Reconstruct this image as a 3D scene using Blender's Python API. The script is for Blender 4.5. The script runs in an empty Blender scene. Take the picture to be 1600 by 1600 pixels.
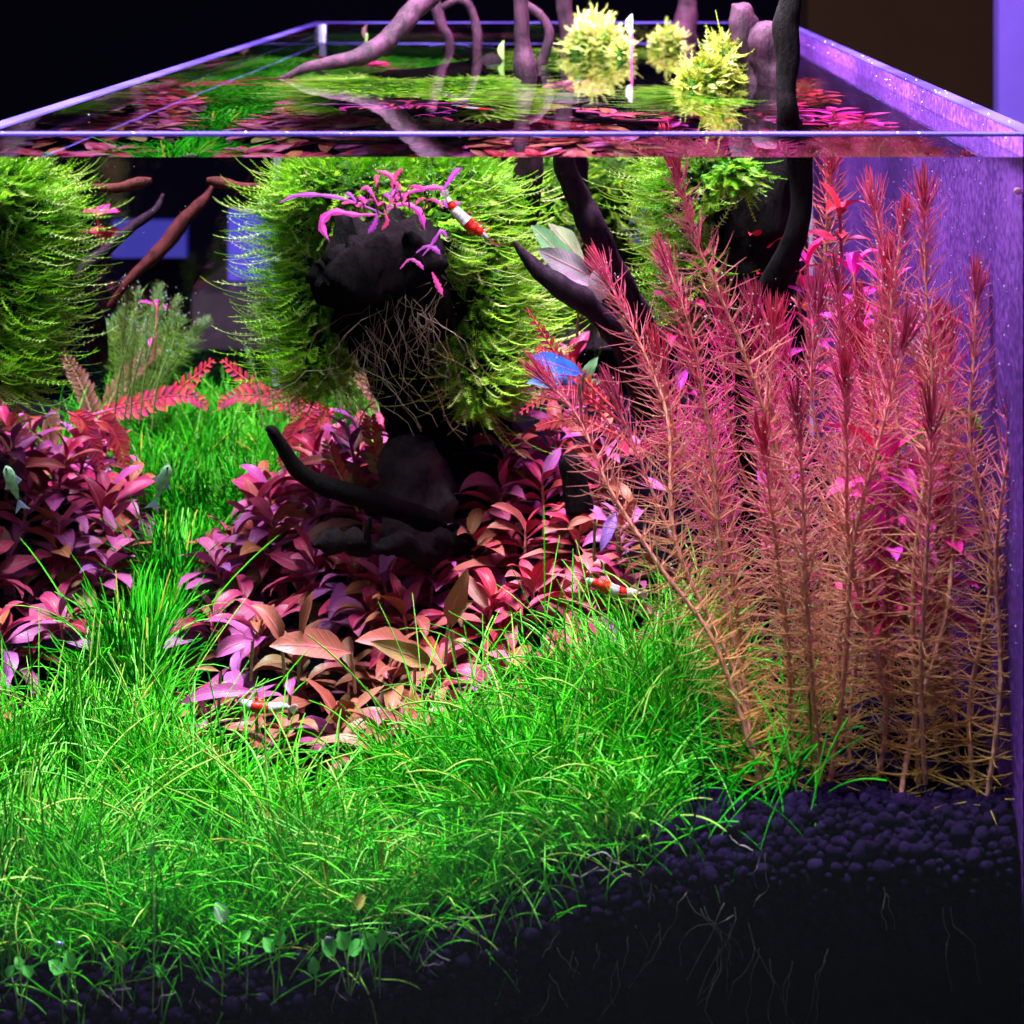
import bpy, math, random
import numpy as np
from mathutils import Vector, Matrix, noise

S = bpy.context.scene
random.seed(7)
RNG = np.random.default_rng(7)
R = math.radians

# ------------------------------------------------------------------ camera
cam_data = bpy.data.cameras.new("camera")
cam = bpy.data.objects.new("camera", cam_data)
S.collection.objects.link(cam)
cam.location = (0, 0, 0)
cam.rotation_euler = (R(90), 0, 0)
cam_data.sensor_width = 36
cam_data.lens = 36 * 2600 / 1600
cam_data.shift_x = -(920 - 800) / 1600
cam_data.shift_y = -900 / 1600
cam_data.clip_start = 0.01
cam_data.clip_end = 50
cam_data.dof.use_dof = True
cam_data.dof.focus_distance = 0.86
cam_data.dof.aperture_fstop = 15
S.camera = cam

# ------------------------------------------------------------------ world and lamps
W = bpy.data.worlds.new("World")
S.world = W
W.use_nodes = True
W.node_tree.nodes["Background"].inputs[0].default_value = (0.0012, 0.0012, 0.0045, 1)
W.node_tree.nodes["Background"].inputs[1].default_value = 1.0

def area(name, loc, sx, sy, power, col, rot=(0, 0, 0)):
    L = bpy.data.lights.new(name, "AREA")
    L.shape = "RECTANGLE"
    L.size, L.size_y, L.energy, L.color = sx, sy, power, col
    o = bpy.data.objects.new(name, L)
    o.location, o.rotation_euler = loc, rot
    S.collection.objects.link(o)
    L.cycles.is_caustics_light = True
    return o

# the aquarium's own LED lamp hanging above the open top (a cool head over the lawn, a pink head over the stems)
area("led_lamp", (-0.10, 1.04, 0.47), 0.24, 0.68, 62, (0.80, 0.80, 1.0))
area("led_lamp", (0.10, 1.22, 0.47), 0.12, 0.56, 56, (1.0, 0.42, 0.92))
area("led_lamp", (-0.09, 0.82, 0.47), 0.22, 0.26, 40, (0.62, 1.0, 0.70))
o_ = area("led_lamp", (-0.14, 0.60, 0.36), 0.26, 0.15, 27, (0.84, 0.80, 1.0), (R(14), 0, 0))      # the lamp's front row, spilling through the front pane
o_.data.cycles.is_caustics_light = False
# added violet light, out of view behind the tank, to brighten the violet wall
area("added_wall_light", (0.95, 1.55, 0.5), 0.1, 0.8, 2.6, (0.42, 0.22, 1.0), (0, R(-60), R(200)))

S.view_settings.view_transform = "Standard"
S.view_settings.look = "None"
S.view_settings.exposure = -0.12
S.view_settings.gamma = 1.0
S.cycles.max_bounces = 12
S.cycles.transmission_bounces = 12
S.cycles.diffuse_bounces = 3
S.cycles.glossy_bounces = 4
S.cycles.transparent_max_bounces = 12
S.cycles.caustics_refractive = True
S.cycles.sample_clamp_indirect = 4.0
S.cycles.sample_clamp_direct = 0.0
S.cycles.use_denoising = True
S.cycles.denoiser = "OPENIMAGEDENOISE"

# ------------------------------------------------------------------ places in the tank
F, CX, CY = 2600.0, 920.0, -100.0
YF, T = 0.69, 0.008
YI = YF + T                     # inner face of the front pane
XL, XR = -0.253, 0.1815         # inner faces of the side panes
YB = 1.582                      # inner face of the back pane
ZR, ZW, ZB = -0.082, -0.0924, -0.475

def uw(px, py, d):
    """a place seen through the front pane at image point px, py, d metres behind the pane's inner face"""
    v = np.array([(px - CX) / F, 1.0, -(py - CY) / F])
    p = v * YF
    n = v / np.linalg.norm(v)
    g = n / 1.5
    p = p + np.array([g[0], 0, g[2]]) / math.sqrt(1 - g[0]**2 - g[2]**2) * T
    g = n / 1.333
    p = p + np.array([g[0], 0, g[2]]) / math.sqrt(1 - g[0]**2 - g[2]**2) * d
    x = p[0]
    if x < XL: x = 2 * XL - x
    return Vector((x, YI + d, p[2]))

def air(px, py, D):
    return Vector(((px - CX) / F * D, D, -(py - CY) / F * D))

def onwater(px, py):
    return air(px, py, -ZW * F / (py - CY))

def room(px, py, D):
    """a place in the room behind the tank, seen through the tank"""
    p = uw(px, py, YB - YI)
    s = (px - CX) / F
    x = (abs(p[0] - XL) + XL if s > 0 or True else 0)
    sgn = -1 if uw_raw_x(px, py, YB - YI) < XL else 1
    return Vector((p[0] + sgn * s * (D - YB), D, p[2] - (py - CY) / F * (D - YB)))

def uw_raw_x(px, py, d):
    v = np.array([(px - CX) / F, 1.0, -(py - CY) / F])
    n = v / np.linalg.norm(v)
    return v[0] * YF + n[0] / 1.333 * d

def sstep(a, b, x):
    t = np.clip((x - a) / (b - a), 0, 1)
    return t * t * (3 - 2 * t)

ZFX = [-0.26, -0.165, -0.085, -0.045, 0.0, 0.035, 0.06, 0.19]
ZFZ = [-0.4430, -0.4365, -0.4275, -0.4135, -0.397, -0.386, -0.379, -0.374]
def ground(x, d):
    x = np.asarray(x, float); d = np.asarray(d, float)
    zf = np.interp(x, ZFX, ZFZ)
    zb = -0.405
    z = zf + (zb - zf) * sstep(0.05, 0.55, d)
    z = z + 0.105 * np.exp(-((x - 0.03) / 0.115)**2 - ((d - 0.50) / 0.17)**2)
    z = z + 0.05 * np.exp(-((x + 0.12) / 0.07)**2 - ((d - 0.50) / 0.13)**2)
    z = z + 0.006 - 0.022 * (1 - sstep(0.0, 0.022, d))
    z = z + 0.0025 * np.sin(x * 61 + 1.3) * np.sin(d * 47) + 0.0015 * np.sin(x * 133) * np.cos(d * 118 + 2)
    return z

def onground(px, py, lift=0.0):
    for i in range(400):
        d = 0.002 + i * 0.002
        p = uw(px, py, d)
        if p.z < float(ground(p.x, d)) + lift:
            return p, d
    return p, d

ORD = ["first", "second", "third", "fourth", "fifth", "sixth", "seventh", "eighth", "ninth", "tenth", "eleventh", "twelfth"]
def place_of(i, n):
    return ("leftmost" if i == 0 else ORD[i] + " from the left") if i < n / 2 else ("rightmost" if i == n - 1 else ORD[n - 1 - i] + " from the right")
# ------------------------------------------------------------------ mesh helpers
class MB:
    def __init__(s): s.v, s.q, s.t, s.n, s.a, s.uv = [], [], [], 0, [], []
    def add(s, v, quads=None, tris=None, attr=0.5, uv=None):
        v = np.asarray(v, float).reshape(-1, 3)
        if quads is not None and len(quads): s.q.append(np.asarray(quads, int) + s.n)
        if tris is not None and len(tris): s.t.append(np.asarray(tris, int) + s.n)
        s.v.append(v); s.n += len(v)
        a = np.asarray(attr, float)
        s.a.append(np.full(len(v), float(a)) if a.ndim == 0 else a.reshape(-1))
        s.uv.append(np.zeros((len(v), 2)) if uv is None else np.asarray(uv, float).reshape(-1, 2))
    def mesh(s, name, smooth=True, clamp=False, uv=False):
        V = np.concatenate(s.v)
        if clamp:
            V[:, 0] = np.clip(V[:, 0], XL + 0.0012, XR - 0.0005)
            V[:, 1] = np.clip(V[:, 1], YI + 0.0012, YB - 0.002)
        q = np.concatenate(s.q) if s.q else np.zeros((0, 4), int)
        t = np.concatenate(s.t) if s.t else np.zeros((0, 3), int)
        loops = np.concatenate([q.ravel(), t.ravel()]).astype(np.int32)
        nf = len(q) + len(t)
        start = np.concatenate([np.arange(len(q)) * 4, len(q) * 4 + np.arange(len(t)) * 3]).astype(np.int32)
        me = bpy.data.meshes.new(name)
        me.vertices.add(len(V)); me.vertices.foreach_set("co", V.ravel().astype(np.float32))
        me.loops.add(len(loops)); me.loops.foreach_set("vertex_index", loops)
        me.polygons.add(nf); me.polygons.foreach_set("loop_start", start)
        me.update(calc_edges=True)
        me.polygons.foreach_set("use_smooth", np.full(nf, smooth))
        at = me.attributes.new("tint", "FLOAT", "POINT")
        at.data.foreach_set("value", np.concatenate(s.a).astype(np.float32))
        if uv:
            l = me.uv_layers.new(name="UVMap")
            l.data.foreach_set("uv", np.concatenate(s.uv)[loops].ravel().astype(np.float32))
        me.validate()
        return me

def tubes(C, Rr, sides=3, phase=0.0, caps=False):
    """C n x k x 3 centre lines, Rr n x k radii -> verts, quads"""
    C = np.asarray(C, float); n, k, _ = C.shape
    Rr = np.broadcast_to(np.asarray(Rr, float), (n, k))
    Tn = np.gradient(C, axis=1)
    Tn /= np.linalg.norm(Tn, axis=2, keepdims=True) + 1e-12
    m = Tn.mean(axis=1)
    ref = np.zeros((n, 3)); ax = np.argmin(np.abs(m), axis=1); ref[np.arange(n), ax] = 1
    ref = np.repeat(ref[:, None, :], k, 1)
    A = np.cross(Tn, ref); A /= np.linalg.norm(A, axis=2, keepdims=True) + 1e-12
    B = np.cross(Tn, A)
    ang = np.arange(sides) / sides * 2 * math.pi + phase
    P = C[:, :, None, :] + Rr[:, :, None, None] * (A[:, :, None, :] * np.cos(ang)[None, None, :, None] + B[:, :, None, :] * np.sin(ang)[None, None, :, None])
    i = np.arange(n)[:, None, None]; j = np.arange(k - 1)[None, :, None]; s = np.arange(sides)[None, None, :]
    s2 = (s + 1) % sides; base = i * k * sides
    q = np.stack([base + j * sides + s, base + j * sides + s2, base + (j + 1) * sides + s2, base + (j + 1) * sides + s], -1)
    return P.reshape(-1, 3), q.reshape(-1, 4)

def smooth_path(pts, n):
    """Catmull-Rom through points (x, y, z, r)"""
    P = np.array(pts, float)
    P = np.vstack([2 * P[0] - P[1], P, 2 * P[-1] - P[-2]])
    out = []
    m = len(P) - 3
    for u in np.linspace(0, m - 1e-6, n):
        i = int(u); t = u - i
        a, b, c, d = P[i], P[i + 1], P[i + 2], P[i + 3]
        out.append(0.5 * (2 * b + (c - a) * t + (2 * a - 5 * b + 4 * c - d) * t * t + (3 * b - a - 3 * c + d) * t**3))
    return np.array(out)

def link(name, me, mat=None, parent=None):
    o = bpy.data.objects.new(name, me)
    S.collection.objects.link(o)
    if mat is not None and not me.materials: me.materials.append(mat)
    if parent is not None: o.parent = parent
    return o

def tag(o, label=None, cat=None, group=None, kind=None):
    if label: o["label"] = label
    if cat: o["category"] = cat
    if group: o["group"] = group
    if kind: o["kind"] = kind
    return o

def empty(name, loc, label, cat, group=None):
    o = bpy.data.objects.new(name, None)
    o.empty_display_size = 0.01
    o.location = loc
    S.collection.objects.link(o)
    return tag(o, label, cat, group)

def box_mesh(name, a, b, split=False):
    x0, y0, z0 = a; x1, y1, z1 = b
    v = [(x, y, z) for x in (x0, x1) for y in (y0, y1) for z in (z0, z1)]
    f = [(0, 1, 3, 2), (4, 6, 7, 5), (0, 4, 5, 1), (2, 3, 7, 6), (0, 2, 6, 4), (1, 5, 7, 3)]
    if split:
        vv, ff = [], []
        for q in f:
            ff.append(tuple(range(len(vv), len(vv) + 4))); vv += [v[i] for i in q]
        v, f = vv, ff
    me = bpy.data.meshes.new(name)
    me.from_pydata(v, [], f)
    if split:
        for p in me.polygons: p.use_smooth = True
    return me

def branch(name, pts, mat, parent=None, sides=16, n=40, rough=0.12, seed=0, knot=0.25, cap=True, taper_end=True):
    P = smooth_path(pts, n)
    C = P[:, :3]; r = P[:, 3].copy()
    v, q = tubes(C[None], np.abs(r)[None], sides)
    v = v.reshape(n, sides, 3)
    for i in range(n):
        for j in range(sides):
            d = v[i, j] - C[i]
            L = np.linalg.norm(d) + 1e-9
            p = Vector(v[i, j]) 
            s = 1 + rough * 2.2 * noise.noise(Vector((p.x * 90 + seed, p.y * 90, p.z * 45))) + rough * noise.noise(Vector((p.x * 260, p.y * 260 + seed, p.z * 120))) + knot * max(0, noise.noise(Vector((p.x * 26 + seed * 3, p.y * 26, p.z * 26))) - 0.25) * 2
            v[i, j] = C[i] + d * s
    mb = MB()
    V = np.vstack([v.reshape(-1, 3), C[0] + (C[0] - C[1]) * 0.3, C[-1] + (C[-1] - C[-2]) * 0.3])
    tr = []
    a, b = n * sides, n * sides + 1
    for j in range(sides):
        k = (j + 1) % sides
        tr.append((a, k, j)); tr.append((b, (n - 1) * sides + j, (n - 1) * sides + k))
    mb.add(V, q, tr)
    return link(name, mb.mesh(name), mat, parent)

def upts(lst):
    """list of (px, py, d, radius in image px) -> (x, y, z, r)"""
    out = []
    for px, py, d, rp in lst:
        p = uw(px, py, d)
        out.append((p.x, p.y, p.z, rp / F * (YF + d / 1.333)))
    return out

def apts(lst):
    out = []
    for px, py, D, rp in lst:
        p = air(px, py, D)
        out.append((p.x, p.y, p.z, rp / F * D))
    return out

# ------------------------------------------------------------------ materials
def newmat(name):
    m = bpy.data.materials.new(name)
    m.use_nodes = True
    t = m.node_tree
    b = t.nodes["Principled BSDF"]
    return m, t, b, t.nodes["Material Output"]

def N(t, kind, **kw):
    n = t.nodes.new(kind)
    for k, v in kw.items():
        if k.startswith("i_"): n.inputs[k[2:]].default_value = v
        else: setattr(n, k, v)
    return n

def ramp(t, fac, stops):
    r = t.nodes.new("ShaderNodeValToRGB")
    e = r.color_ramp.elements
    while len(e) < len(stops): e.new(0.5)
    for el, (p, c) in zip(e, stops):
        el.position = p; el.color = (*c, 1)
    t.links.new(fac, r.inputs[0])
    return r.outputs[0]

def dielectric(name, ior, col=(1, 1, 1), bump=0.0, scale=30):
    m, t, b, out = newmat(name)
    t.nodes.remove(b)
    g = N(t, "ShaderNodeBsdfGlass")
    g.inputs["IOR"].default_value = ior
    g.inputs["Roughness"].default_value = 0
    g.inputs["Color"].default_value = (*col, 1)
    if bump:
        nz = N(t, "ShaderNodeTexNoise"); nz.inputs["Scale"].default_value = scale; nz.inputs["Detail"].default_value = 1.5
        tc = N(t, "ShaderNodeTexCoord")
        t.links.new(tc.outputs["Object"], nz.inputs["Vector"])
        bp = N(t, "ShaderNodeBump"); bp.inputs["Strength"].default_value = 1.0; bp.inputs["Distance"].default_value = bump
        t.links.new(nz.outputs[0], bp.inputs["Height"])
        t.links.new(bp.outputs[0], g.inputs["Normal"])
    t.links.new(g.outputs[0], out.inputs[0])
    return m

def leafy(name, stops, scale=1.0, rough=0.45, transl=0.35, use_obj=False, vein=False, spec=0.2):
    """thin plant tissue: base colour from the per-vertex tint (growth variation) or the object's own colour"""
    m, t, b, out = newmat(name)
    if use_obj:
        oi = N(t, "ShaderNodeObjectInfo")
        col = oi.outputs["Color"]
        if vein:
            uv = N(t, "ShaderNodeUVMap")
            sep = N(t, "ShaderNodeSeparateXYZ"); t.links.new(uv.outputs[0], sep.inputs[0])
            ax = N(t, "ShaderNodeMath", operation="SUBTRACT"); t.links.new(sep.outputs[0], ax.inputs[0]); ax.inputs[1].default_value = 0.5
            ab = N(t, "ShaderNodeMath", operation="ABSOLUTE"); t.links.new(ax.outputs[0], ab.inputs[0])
            mid = N(t, "ShaderNodeMapRange"); t.links.new(ab.outputs[0], mid.inputs[0]); mid.inputs[1].default_value = 0.015; mid.inputs[2].default_value = 0.06; mid.inputs[3].default_value = 1; mid.inputs[4].default_value = 0
            # side veins sweep towards the tip
            sw = N(t, "ShaderNodeMath", operation="MULTIPLY_ADD"); t.links.new(ab.outputs[0], sw.inputs[0]); sw.inputs[1].default_value = -0.42; t.links.new(sep.outputs[1], sw.inputs[2])
            ml = N(t, "ShaderNodeMath", operation="MULTIPLY"); t.links.new(sw.outputs[0], ml.inputs[0]); ml.inputs[1].default_value = 75
            sn = N(t, "ShaderNodeMath", operation="SINE"); t.links.new(ml.outputs[0], sn.inputs[0])
            sv = N(t, "ShaderNodeMapRange"); t.links.new(sn.outputs[0], sv.inputs[0]); sv.inputs[1].default_value = 0.72; sv.inputs[2].default_value = 1; sv.inputs[3].default_value = 0; sv.inputs[4].default_value = 0.33
            mx = N(t, "ShaderNodeMath", operation="MAXIMUM"); t.links.new(mid.outputs[0], mx.inputs[0]); t.links.new(sv.outputs[0], mx.inputs[1])
            light = N(t, "ShaderNodeMix", data_type="RGBA", blend_type="MIX"); light.inputs[7].default_value = (0.70, 0.20, 0.26, 1)
            t.links.new(mx.outputs[0], light.inputs[0]); t.links.new(col, light.inputs[6])
            f2 = N(t, "ShaderNodeMath", operation="MULTIPLY"); t.links.new(mx.outputs[0], f2.inputs[0]); f2.inputs[1].default_value = 0.55
            t.links.new(f2.outputs[0], light.inputs[0])
            col = light.outputs[2]
            bp = N(t, "ShaderNodeBump"); bp.inputs["Strength"].default_value = 0.6; bp.inputs["Distance"].default_value = 0.0006
            inv = N(t, "ShaderNodeMath", operation="SUBTRACT"); inv.inputs[0].default_value = 1; t.links.new(mx.outputs[0], inv.inputs[1])
            t.links.new(inv.outputs[0], bp.inputs["Height"]); t.links.new(bp.outputs[0], b.inputs["Normal"])
    else:
        at = N(t, "ShaderNodeAttribute", attribute_name="tint")
        col = ramp(t, at.outputs["Fac"], stops)
    tc = N(t, "ShaderNodeTexCoord")
    nz = N(t, "ShaderNodeTexNoise"); nz.inputs["Scale"].default_value = 160 * scale; nz.inputs["Detail"].default_value = 4
    t.links.new(tc.outputs["Object"], nz.inputs["Vector"])
    mr = N(t, "ShaderNodeMapRange"); t.links.new(nz.outputs[0], mr.inputs[0]); mr.inputs[1].default_value = 0.3; mr.inputs[2].default_value = 0.7; mr.inputs[3].default_value = 0.62; mr.inputs[4].default_value = 1.25
    mul = N(t, "ShaderNodeVectorMath", operation="SCALE"); t.links.new(col, mul.inputs[0]); t.links.new(mr.outputs[0], mul.inputs[3])
    t.links.new(mul.outputs[0], b.inputs["Base Color"])
    b.inputs["Roughness"].default_value = rough
    b.inputs["Specular IOR Level"].default_value = spec
    if transl > 0:
        tl = N(t, "ShaderNodeBsdfTranslucent"); t.links.new(mul.outputs[0], tl.inputs[0])
        ms = N(t, "ShaderNodeMixShader"); ms.inputs[0].default_value = transl
        t.links.new(b.outputs[0], ms.inputs[1]); t.links.new(tl.outputs[0], ms.inputs[2]); t.links.new(ms.outputs[0], out.inputs[0])
    return m

def rocky(name, c1, c2, scale=60, rough=0.85, bump=0.001, stretch=1.0, spec=0.04, obj_col=False, sss=0):
    m, t, b, out = newmat(name)
    tc = N(t, "ShaderNodeTexCoord")
    mp = N(t, "ShaderNodeMapping"); mp.inputs["Scale"].default_value = (1, 1, stretch)
    t.links.new(tc.outputs["Object"], mp.inputs[0])
    nz = N(t, "ShaderNodeTexNoise"); nz.inputs["Scale"].default_value = scale; nz.inputs["Detail"].default_value = 8; nz.inputs["Roughness"].default_value = 0.65
    t.links.new(mp.outputs[0], nz.inputs["Vector"])
    c = ramp(t, nz.outputs[0], [(0.3, c1), (0.72, c2)])
    if obj_col:
        oi = N(t, "ShaderNodeObjectInfo")
        mm = N(t, "ShaderNodeMix", data_type="RGBA", blend_type="MULTIPLY"); mm.inputs[0].default_value = 1
        t.links.new(c, mm.inputs[6]); t.links.new(oi.outputs["Color"], mm.inputs[7]); c = mm.outputs[2]
    t.links.new(c, b.inputs["Base Color"])
    bp = N(t, "ShaderNodeBump"); bp.inputs["Strength"].default_value = 0.9; bp.inputs["Distance"].default_value = bump
    t.links.new(nz.outputs[0], bp.inputs["Height"]); t.links.new(bp.outputs[0], b.inputs["Normal"])
    b.inputs["Roughness"].default_value = rough
    b.inputs["Specular IOR Level"].default_value = spec
    if sss: b.inputs['Subsurface Weight'].default_value = sss; b.inputs['Subsurface Scale'].default_value = 0.002
    return m

M = {}
M["water"] = dielectric("water", 1.333)
M["water_top"] = dielectric("water_surface", 1.333, bump=0.00010, scale=22)
def add_meniscus(m, pts):
    t = m.node_tree
    bp = [n for n in t.nodes if n.type == "BUMP"][0]
    tc = [n for n in t.nodes if n.type == "TEX_COORD"][0]
    src = bp.inputs["Height"].links[0].from_socket
    tot = None
    for (x, y, w) in pts:
        dn = N(t, "ShaderNodeVectorMath", operation="DISTANCE"); t.links.new(tc.outputs["Object"], dn.inputs[0]); dn.inputs[1].default_value = (x, y, ZW)
        sc = N(t, "ShaderNodeMath", operation="DIVIDE"); t.links.new(dn.outputs["Value"], sc.inputs[0]); sc.inputs[1].default_value = -w
        ex = N(t, "ShaderNodeMath", operation="EXPONENT"); t.links.new(sc.outputs[0], ex.inputs[0])
        if tot is None: tot = ex.outputs[0]
        else:
            ad = N(t, "ShaderNodeMath", operation="ADD"); t.links.new(tot, ad.inputs[0]); t.links.new(ex.outputs[0], ad.inputs[1]); tot = ad.outputs[0]
    ml = N(t, "ShaderNodeMath", operation="MULTIPLY_ADD"); t.links.new(tot, ml.inputs[0]); ml.inputs[1].default_value = 55.0; t.links.new(src, ml.inputs[2])
    t.links.new(ml.outputs[0], bp.inputs["Height"])
def onw(px, py, r_):
    p = onwater(px, py); return (p.x, p.y, 0.0035)
add_meniscus(M["water_top"], [onw(*a) for a in ((822, 118, 18), (1230, 186, 16), (703, 72, 8), (746, 76, 8), (848, 100, 8), (893, 84, 17), (1180, 130, 40), (1205, 132, 30), (540, 121, 20), (935, 88, 40), (1105, 134, 40))])
M["glass"] = dielectric("pane_glass", 1.5, (0.97, 0.985, 1.0))

def edge_mat():
    m, t, b, out = newmat("ground_glass_edge")
    b.inputs["Base Color"].default_value = (0.2, 0.16, 0.6, 1)
    b.inputs["Roughness"].default_value = 0.22
    b.inputs["Transmission Weight"].default_value = 0.35
    b.inputs["IOR"].default_value = 1.5
    tc = N(t, "ShaderNodeTexCoord"); nz = N(t, "ShaderNodeTexNoise"); nz.inputs["Scale"].default_value = 14; nz.inputs["Detail"].default_value = 5
    mp = N(t, "ShaderNodeMapping"); mp.inputs["Scale"].default_value = (1, 1, 8); t.links.new(tc.outputs["Object"], mp.inputs[0]); t.links.new(mp.outputs[0], nz.inputs["Vector"])
    t.links.new(ramp(t, nz.outputs[0], [(0.35, (0.030, 0.015, 0.14)), (0.65, (0.085, 0.06, 0.32))]), b.inputs["Base Color"])
    return m
M["edge"] = edge_mat()

def film_mat():
    """frosted violet film on the right pane, faint vertical streaks and specks"""
    m, t, b, out = newmat("frosted_violet_film")
    tc = N(t, "ShaderNodeTexCoord")
    mp = N(t, "ShaderNodeMapping"); mp.inputs["Scale"].default_value = (1, 0.6, 0.7); t.links.new(tc.outputs["Object"], mp.inputs[0])
    n1 = N(t, "ShaderNodeTexNoise"); n1.inputs["Scale"].default_value = 420; n1.inputs["Detail"].default_value = 3; t.links.new(mp.outputs[0], n1.inputs["Vector"])
    n2 = N(t, "ShaderNodeTexNoise"); n2.inputs["Scale"].default_value = 9; n2.inputs["Detail"].default_value = 5; t.links.new(tc.outputs["Object"], n2.inputs["Vector"])
    ad = N(t, "ShaderNodeMath", operation="MULTIPLY_ADD"); t.links.new(n1.outputs[0], ad.inputs[0]); ad.inputs[1].default_value = 0.5
    hf = N(t, "ShaderNodeMath", operation="MULTIPLY"); t.links.new(n2.outputs[0], hf.inputs[0]); hf.inputs[1].default_value = 0.5
    t.links.new(hf.outputs[0], ad.inputs[2])
    t.links.new(ramp(t, ad.outputs[0], [(0.36, (0.022, 0.005, 0.062)), (0.5, (0.055, 0.012, 0.125)), (0.66, (0.17, 0.045, 0.30))]), b.inputs["Base Color"])
    b.inputs["Roughness"].default_value = 0.6
    b.inputs["Specular IOR Level"].default_value = 0.08
    return m
M["film"] = film_mat()
M["soil"] = rocky("dark_soil", (0.0008, 0.0006, 0.0014), (0.004, 0.003, 0.007), 300, 0.9, 0.002, spec=0.0)
M["granule"] = rocky("soil_granule", (0.005, 0.002, 0.012), (0.030, 0.014, 0.066), 700, 0.9, 0.0005, spec=0.0, obj_col=True)
M["dark_wood"] = rocky("black_driftwood", (0.0008, 0.0004, 0.0006), (0.0065, 0.003, 0.0042), 260, 0.8, 0.003, 0.35)
M["purple_wood"] = rocky("dark_purple_driftwood", (0.002, 0.0008, 0.002), (0.026, 0.010, 0.022), 240, 0.6, 0.0016, 0.35)
M["pink_wood"] = rocky("pinkish_driftwood", (0.0008, 0.0002, 0.0008), (0.040, 0.009, 0.026), 130, 0.7, 0.003, 0.4, 0.12)
M["stone"] = rocky("grey_stone", (0.015, 0.011, 0.014), (0.085, 0.066, 0.080), 90, 0.9, 0.0015)
M["grass"] = leafy("hairgrass_blade", [(0.0, (0.004, 0.22, 0.008)), (0.4, (0.025, 0.50, 0.012)), (0.7, (0.10, 0.66, 0.010)), (0.92, (0.27, 0.80, 0.13)), (1.0, (0.75, 0.58, 0.08))], transl=0.4, spec=0.12, rough=0.4)
M["moss"] = leafy("java_moss", [(0.0, (0.03, 0.16, 0.008)), (0.5, (0.17, 0.48, 0.015)), (0.8, (0.38, 0.72, 0.02)), (1.0, (0.80, 0.90, 0.30))], transl=0.35)
M["pale_moss"] = leafy("dry_bright_moss", [(0.0, (0.08, 0.11, 0.008)), (0.5, (0.24, 0.29, 0.02)), (1.0, (0.50, 0.52, 0.16))], transl=0.3)
M["moss_core"] = rocky("moss_core", (0.006, 0.020, 0.003), (0.03, 0.09, 0.008), 200, 0.95, 0.002)
M["leaf"] = leafy("broad_leaf", None, 1.0, 0.40, 0.22, True, True, 0.28)
M["needle"] = leafy("needle_leaf", None, 2.0, 0.35, 0.3, True, False, 0.15)
M["stem"] = leafy("plant_stem", None, 2.5, 0.45, 0.0, True, False, 0.2)
M["root"] = leafy("pale_root", [(0, (0.10, 0.05, 0.025)), (1, (0.50, 0.42, 0.44))], transl=0.1)

def plain(name, c, rough=0.5, emit=None, es=0, alpha=None, spec=0.5, trans=0):
    m, t, b, out = newmat(name)
    b.inputs["Base Color"].default_value = (*c, 1)
    b.inputs["Roughness"].default_value = rough
    b.inputs["Specular IOR Level"].default_value = spec
    if trans: b.inputs["Transmission Weight"].default_value = trans
    if emit:
        b.inputs["Emission Color"].default_value = (*emit, 1); b.inputs["Emission Strength"].default_value = es
    return m
M["bubble"] = plain("air_bubble", (0.85, 0.85, 0.95), 0.1)
M["shrimp_red"] = rocky("shrimp_red_shell", (0.30, 0.003, 0.002), (0.60, 0.012, 0.004), 700, 0.25, 0.0003, spec=0.5, sss=0.4)
M["shrimp_white"] = rocky("shrimp_white_shell", (0.40, 0.26, 0.34), (0.72, 0.66, 0.74), 700, 0.25, 0.0003, spec=0.5, sss=0.4)
M["eye"] = plain("black_eye", (0.005, 0.005, 0.006), 0.1)
M["fish"] = rocky("fish_scales", (0.05, 0.12, 0.06), (0.25, 0.34, 0.24), 500, 0.2, 0.0002, spec=0.9)
M["fin"] = plain("fish_fin", (0.30, 0.30, 0.55), 0.3, trans=0.4)
M["wall"] = rocky("room_wall_paint", (0.0035, 0.0018, 0.0004), (0.0055, 0.0028, 0.0006), 3, 0.9, 0.002)
M["dark_wall"] = rocky("dark_room_wall", (0.0006, 0.0006, 0.0030), (0.0009, 0.0009, 0.0045), 3, 0.9, 0.002)
M["violet_wall"] = rocky("violet_door_paint", (0.055, 0.035, 0.20), (0.075, 0.045, 0.26), 6, 0.7, 0.001)
M["blue_glass"] = plain("lit_blue_window", (0.05, 0.04, 0.3), 0.4, (0.075, 0.055, 0.62), 0.75)
M["cabinet"] = plain("brown_cabinet", (0.10, 0.04, 0.06), 0.6, None, 0)

# ------------------------------------------------------------------ tank
XOL, XOR, YBO = -0.261, 0.1895, 1.59
tank = empty("glass_tank", (0, YF, ZB - 0.012), "open topped rimless glass tank seen end on, filled with water and plants", "aquarium")
def child_box(name, a, b, mat, parent):
    me = box_mesh(name, a, b)
    o = link(name, me, mat)
    o.parent = parent
    o.matrix_parent_inverse = Matrix.Translation(-Vector(parent.location))
    return o
ET = 0.0012
G = 0.0003
child_box("front_pane", (XOL, YF, ZB), (XOR, YI, ZR - ET), M["glass"], tank)
child_box("back_pane", (XOL, YB, ZB), (XOR, YBO, ZR - ET), M["glass"], tank)
child_box("side_pane", (XOL, YI + G, ZB), (XL, YB - G, ZR - ET), M["glass"], tank)
child_box("frosted_side_pane", (XR, YI + G, ZB), (XOR, YB - G, ZR - ET), M["film"], tank)["label"] = "right side pane backed with frosted violet film"
child_box("pane_edge", (XOL, YF, ZR - ET + G), (XOR, YI, ZR), M["edge"], tank)
child_box("pane_edge", (XOL, YB, ZR - ET + G), (XOR, YBO, ZR), M["edge"], tank)
child_box("pane_edge", (XOL, YI + G, ZR - ET + G), (XL, YB - G, ZR), M["edge"], tank)
child_box("pane_edge", (XR, YI + G, ZR - ET + G), (XOR, YB - G, ZR), M["edge"], tank)
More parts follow.
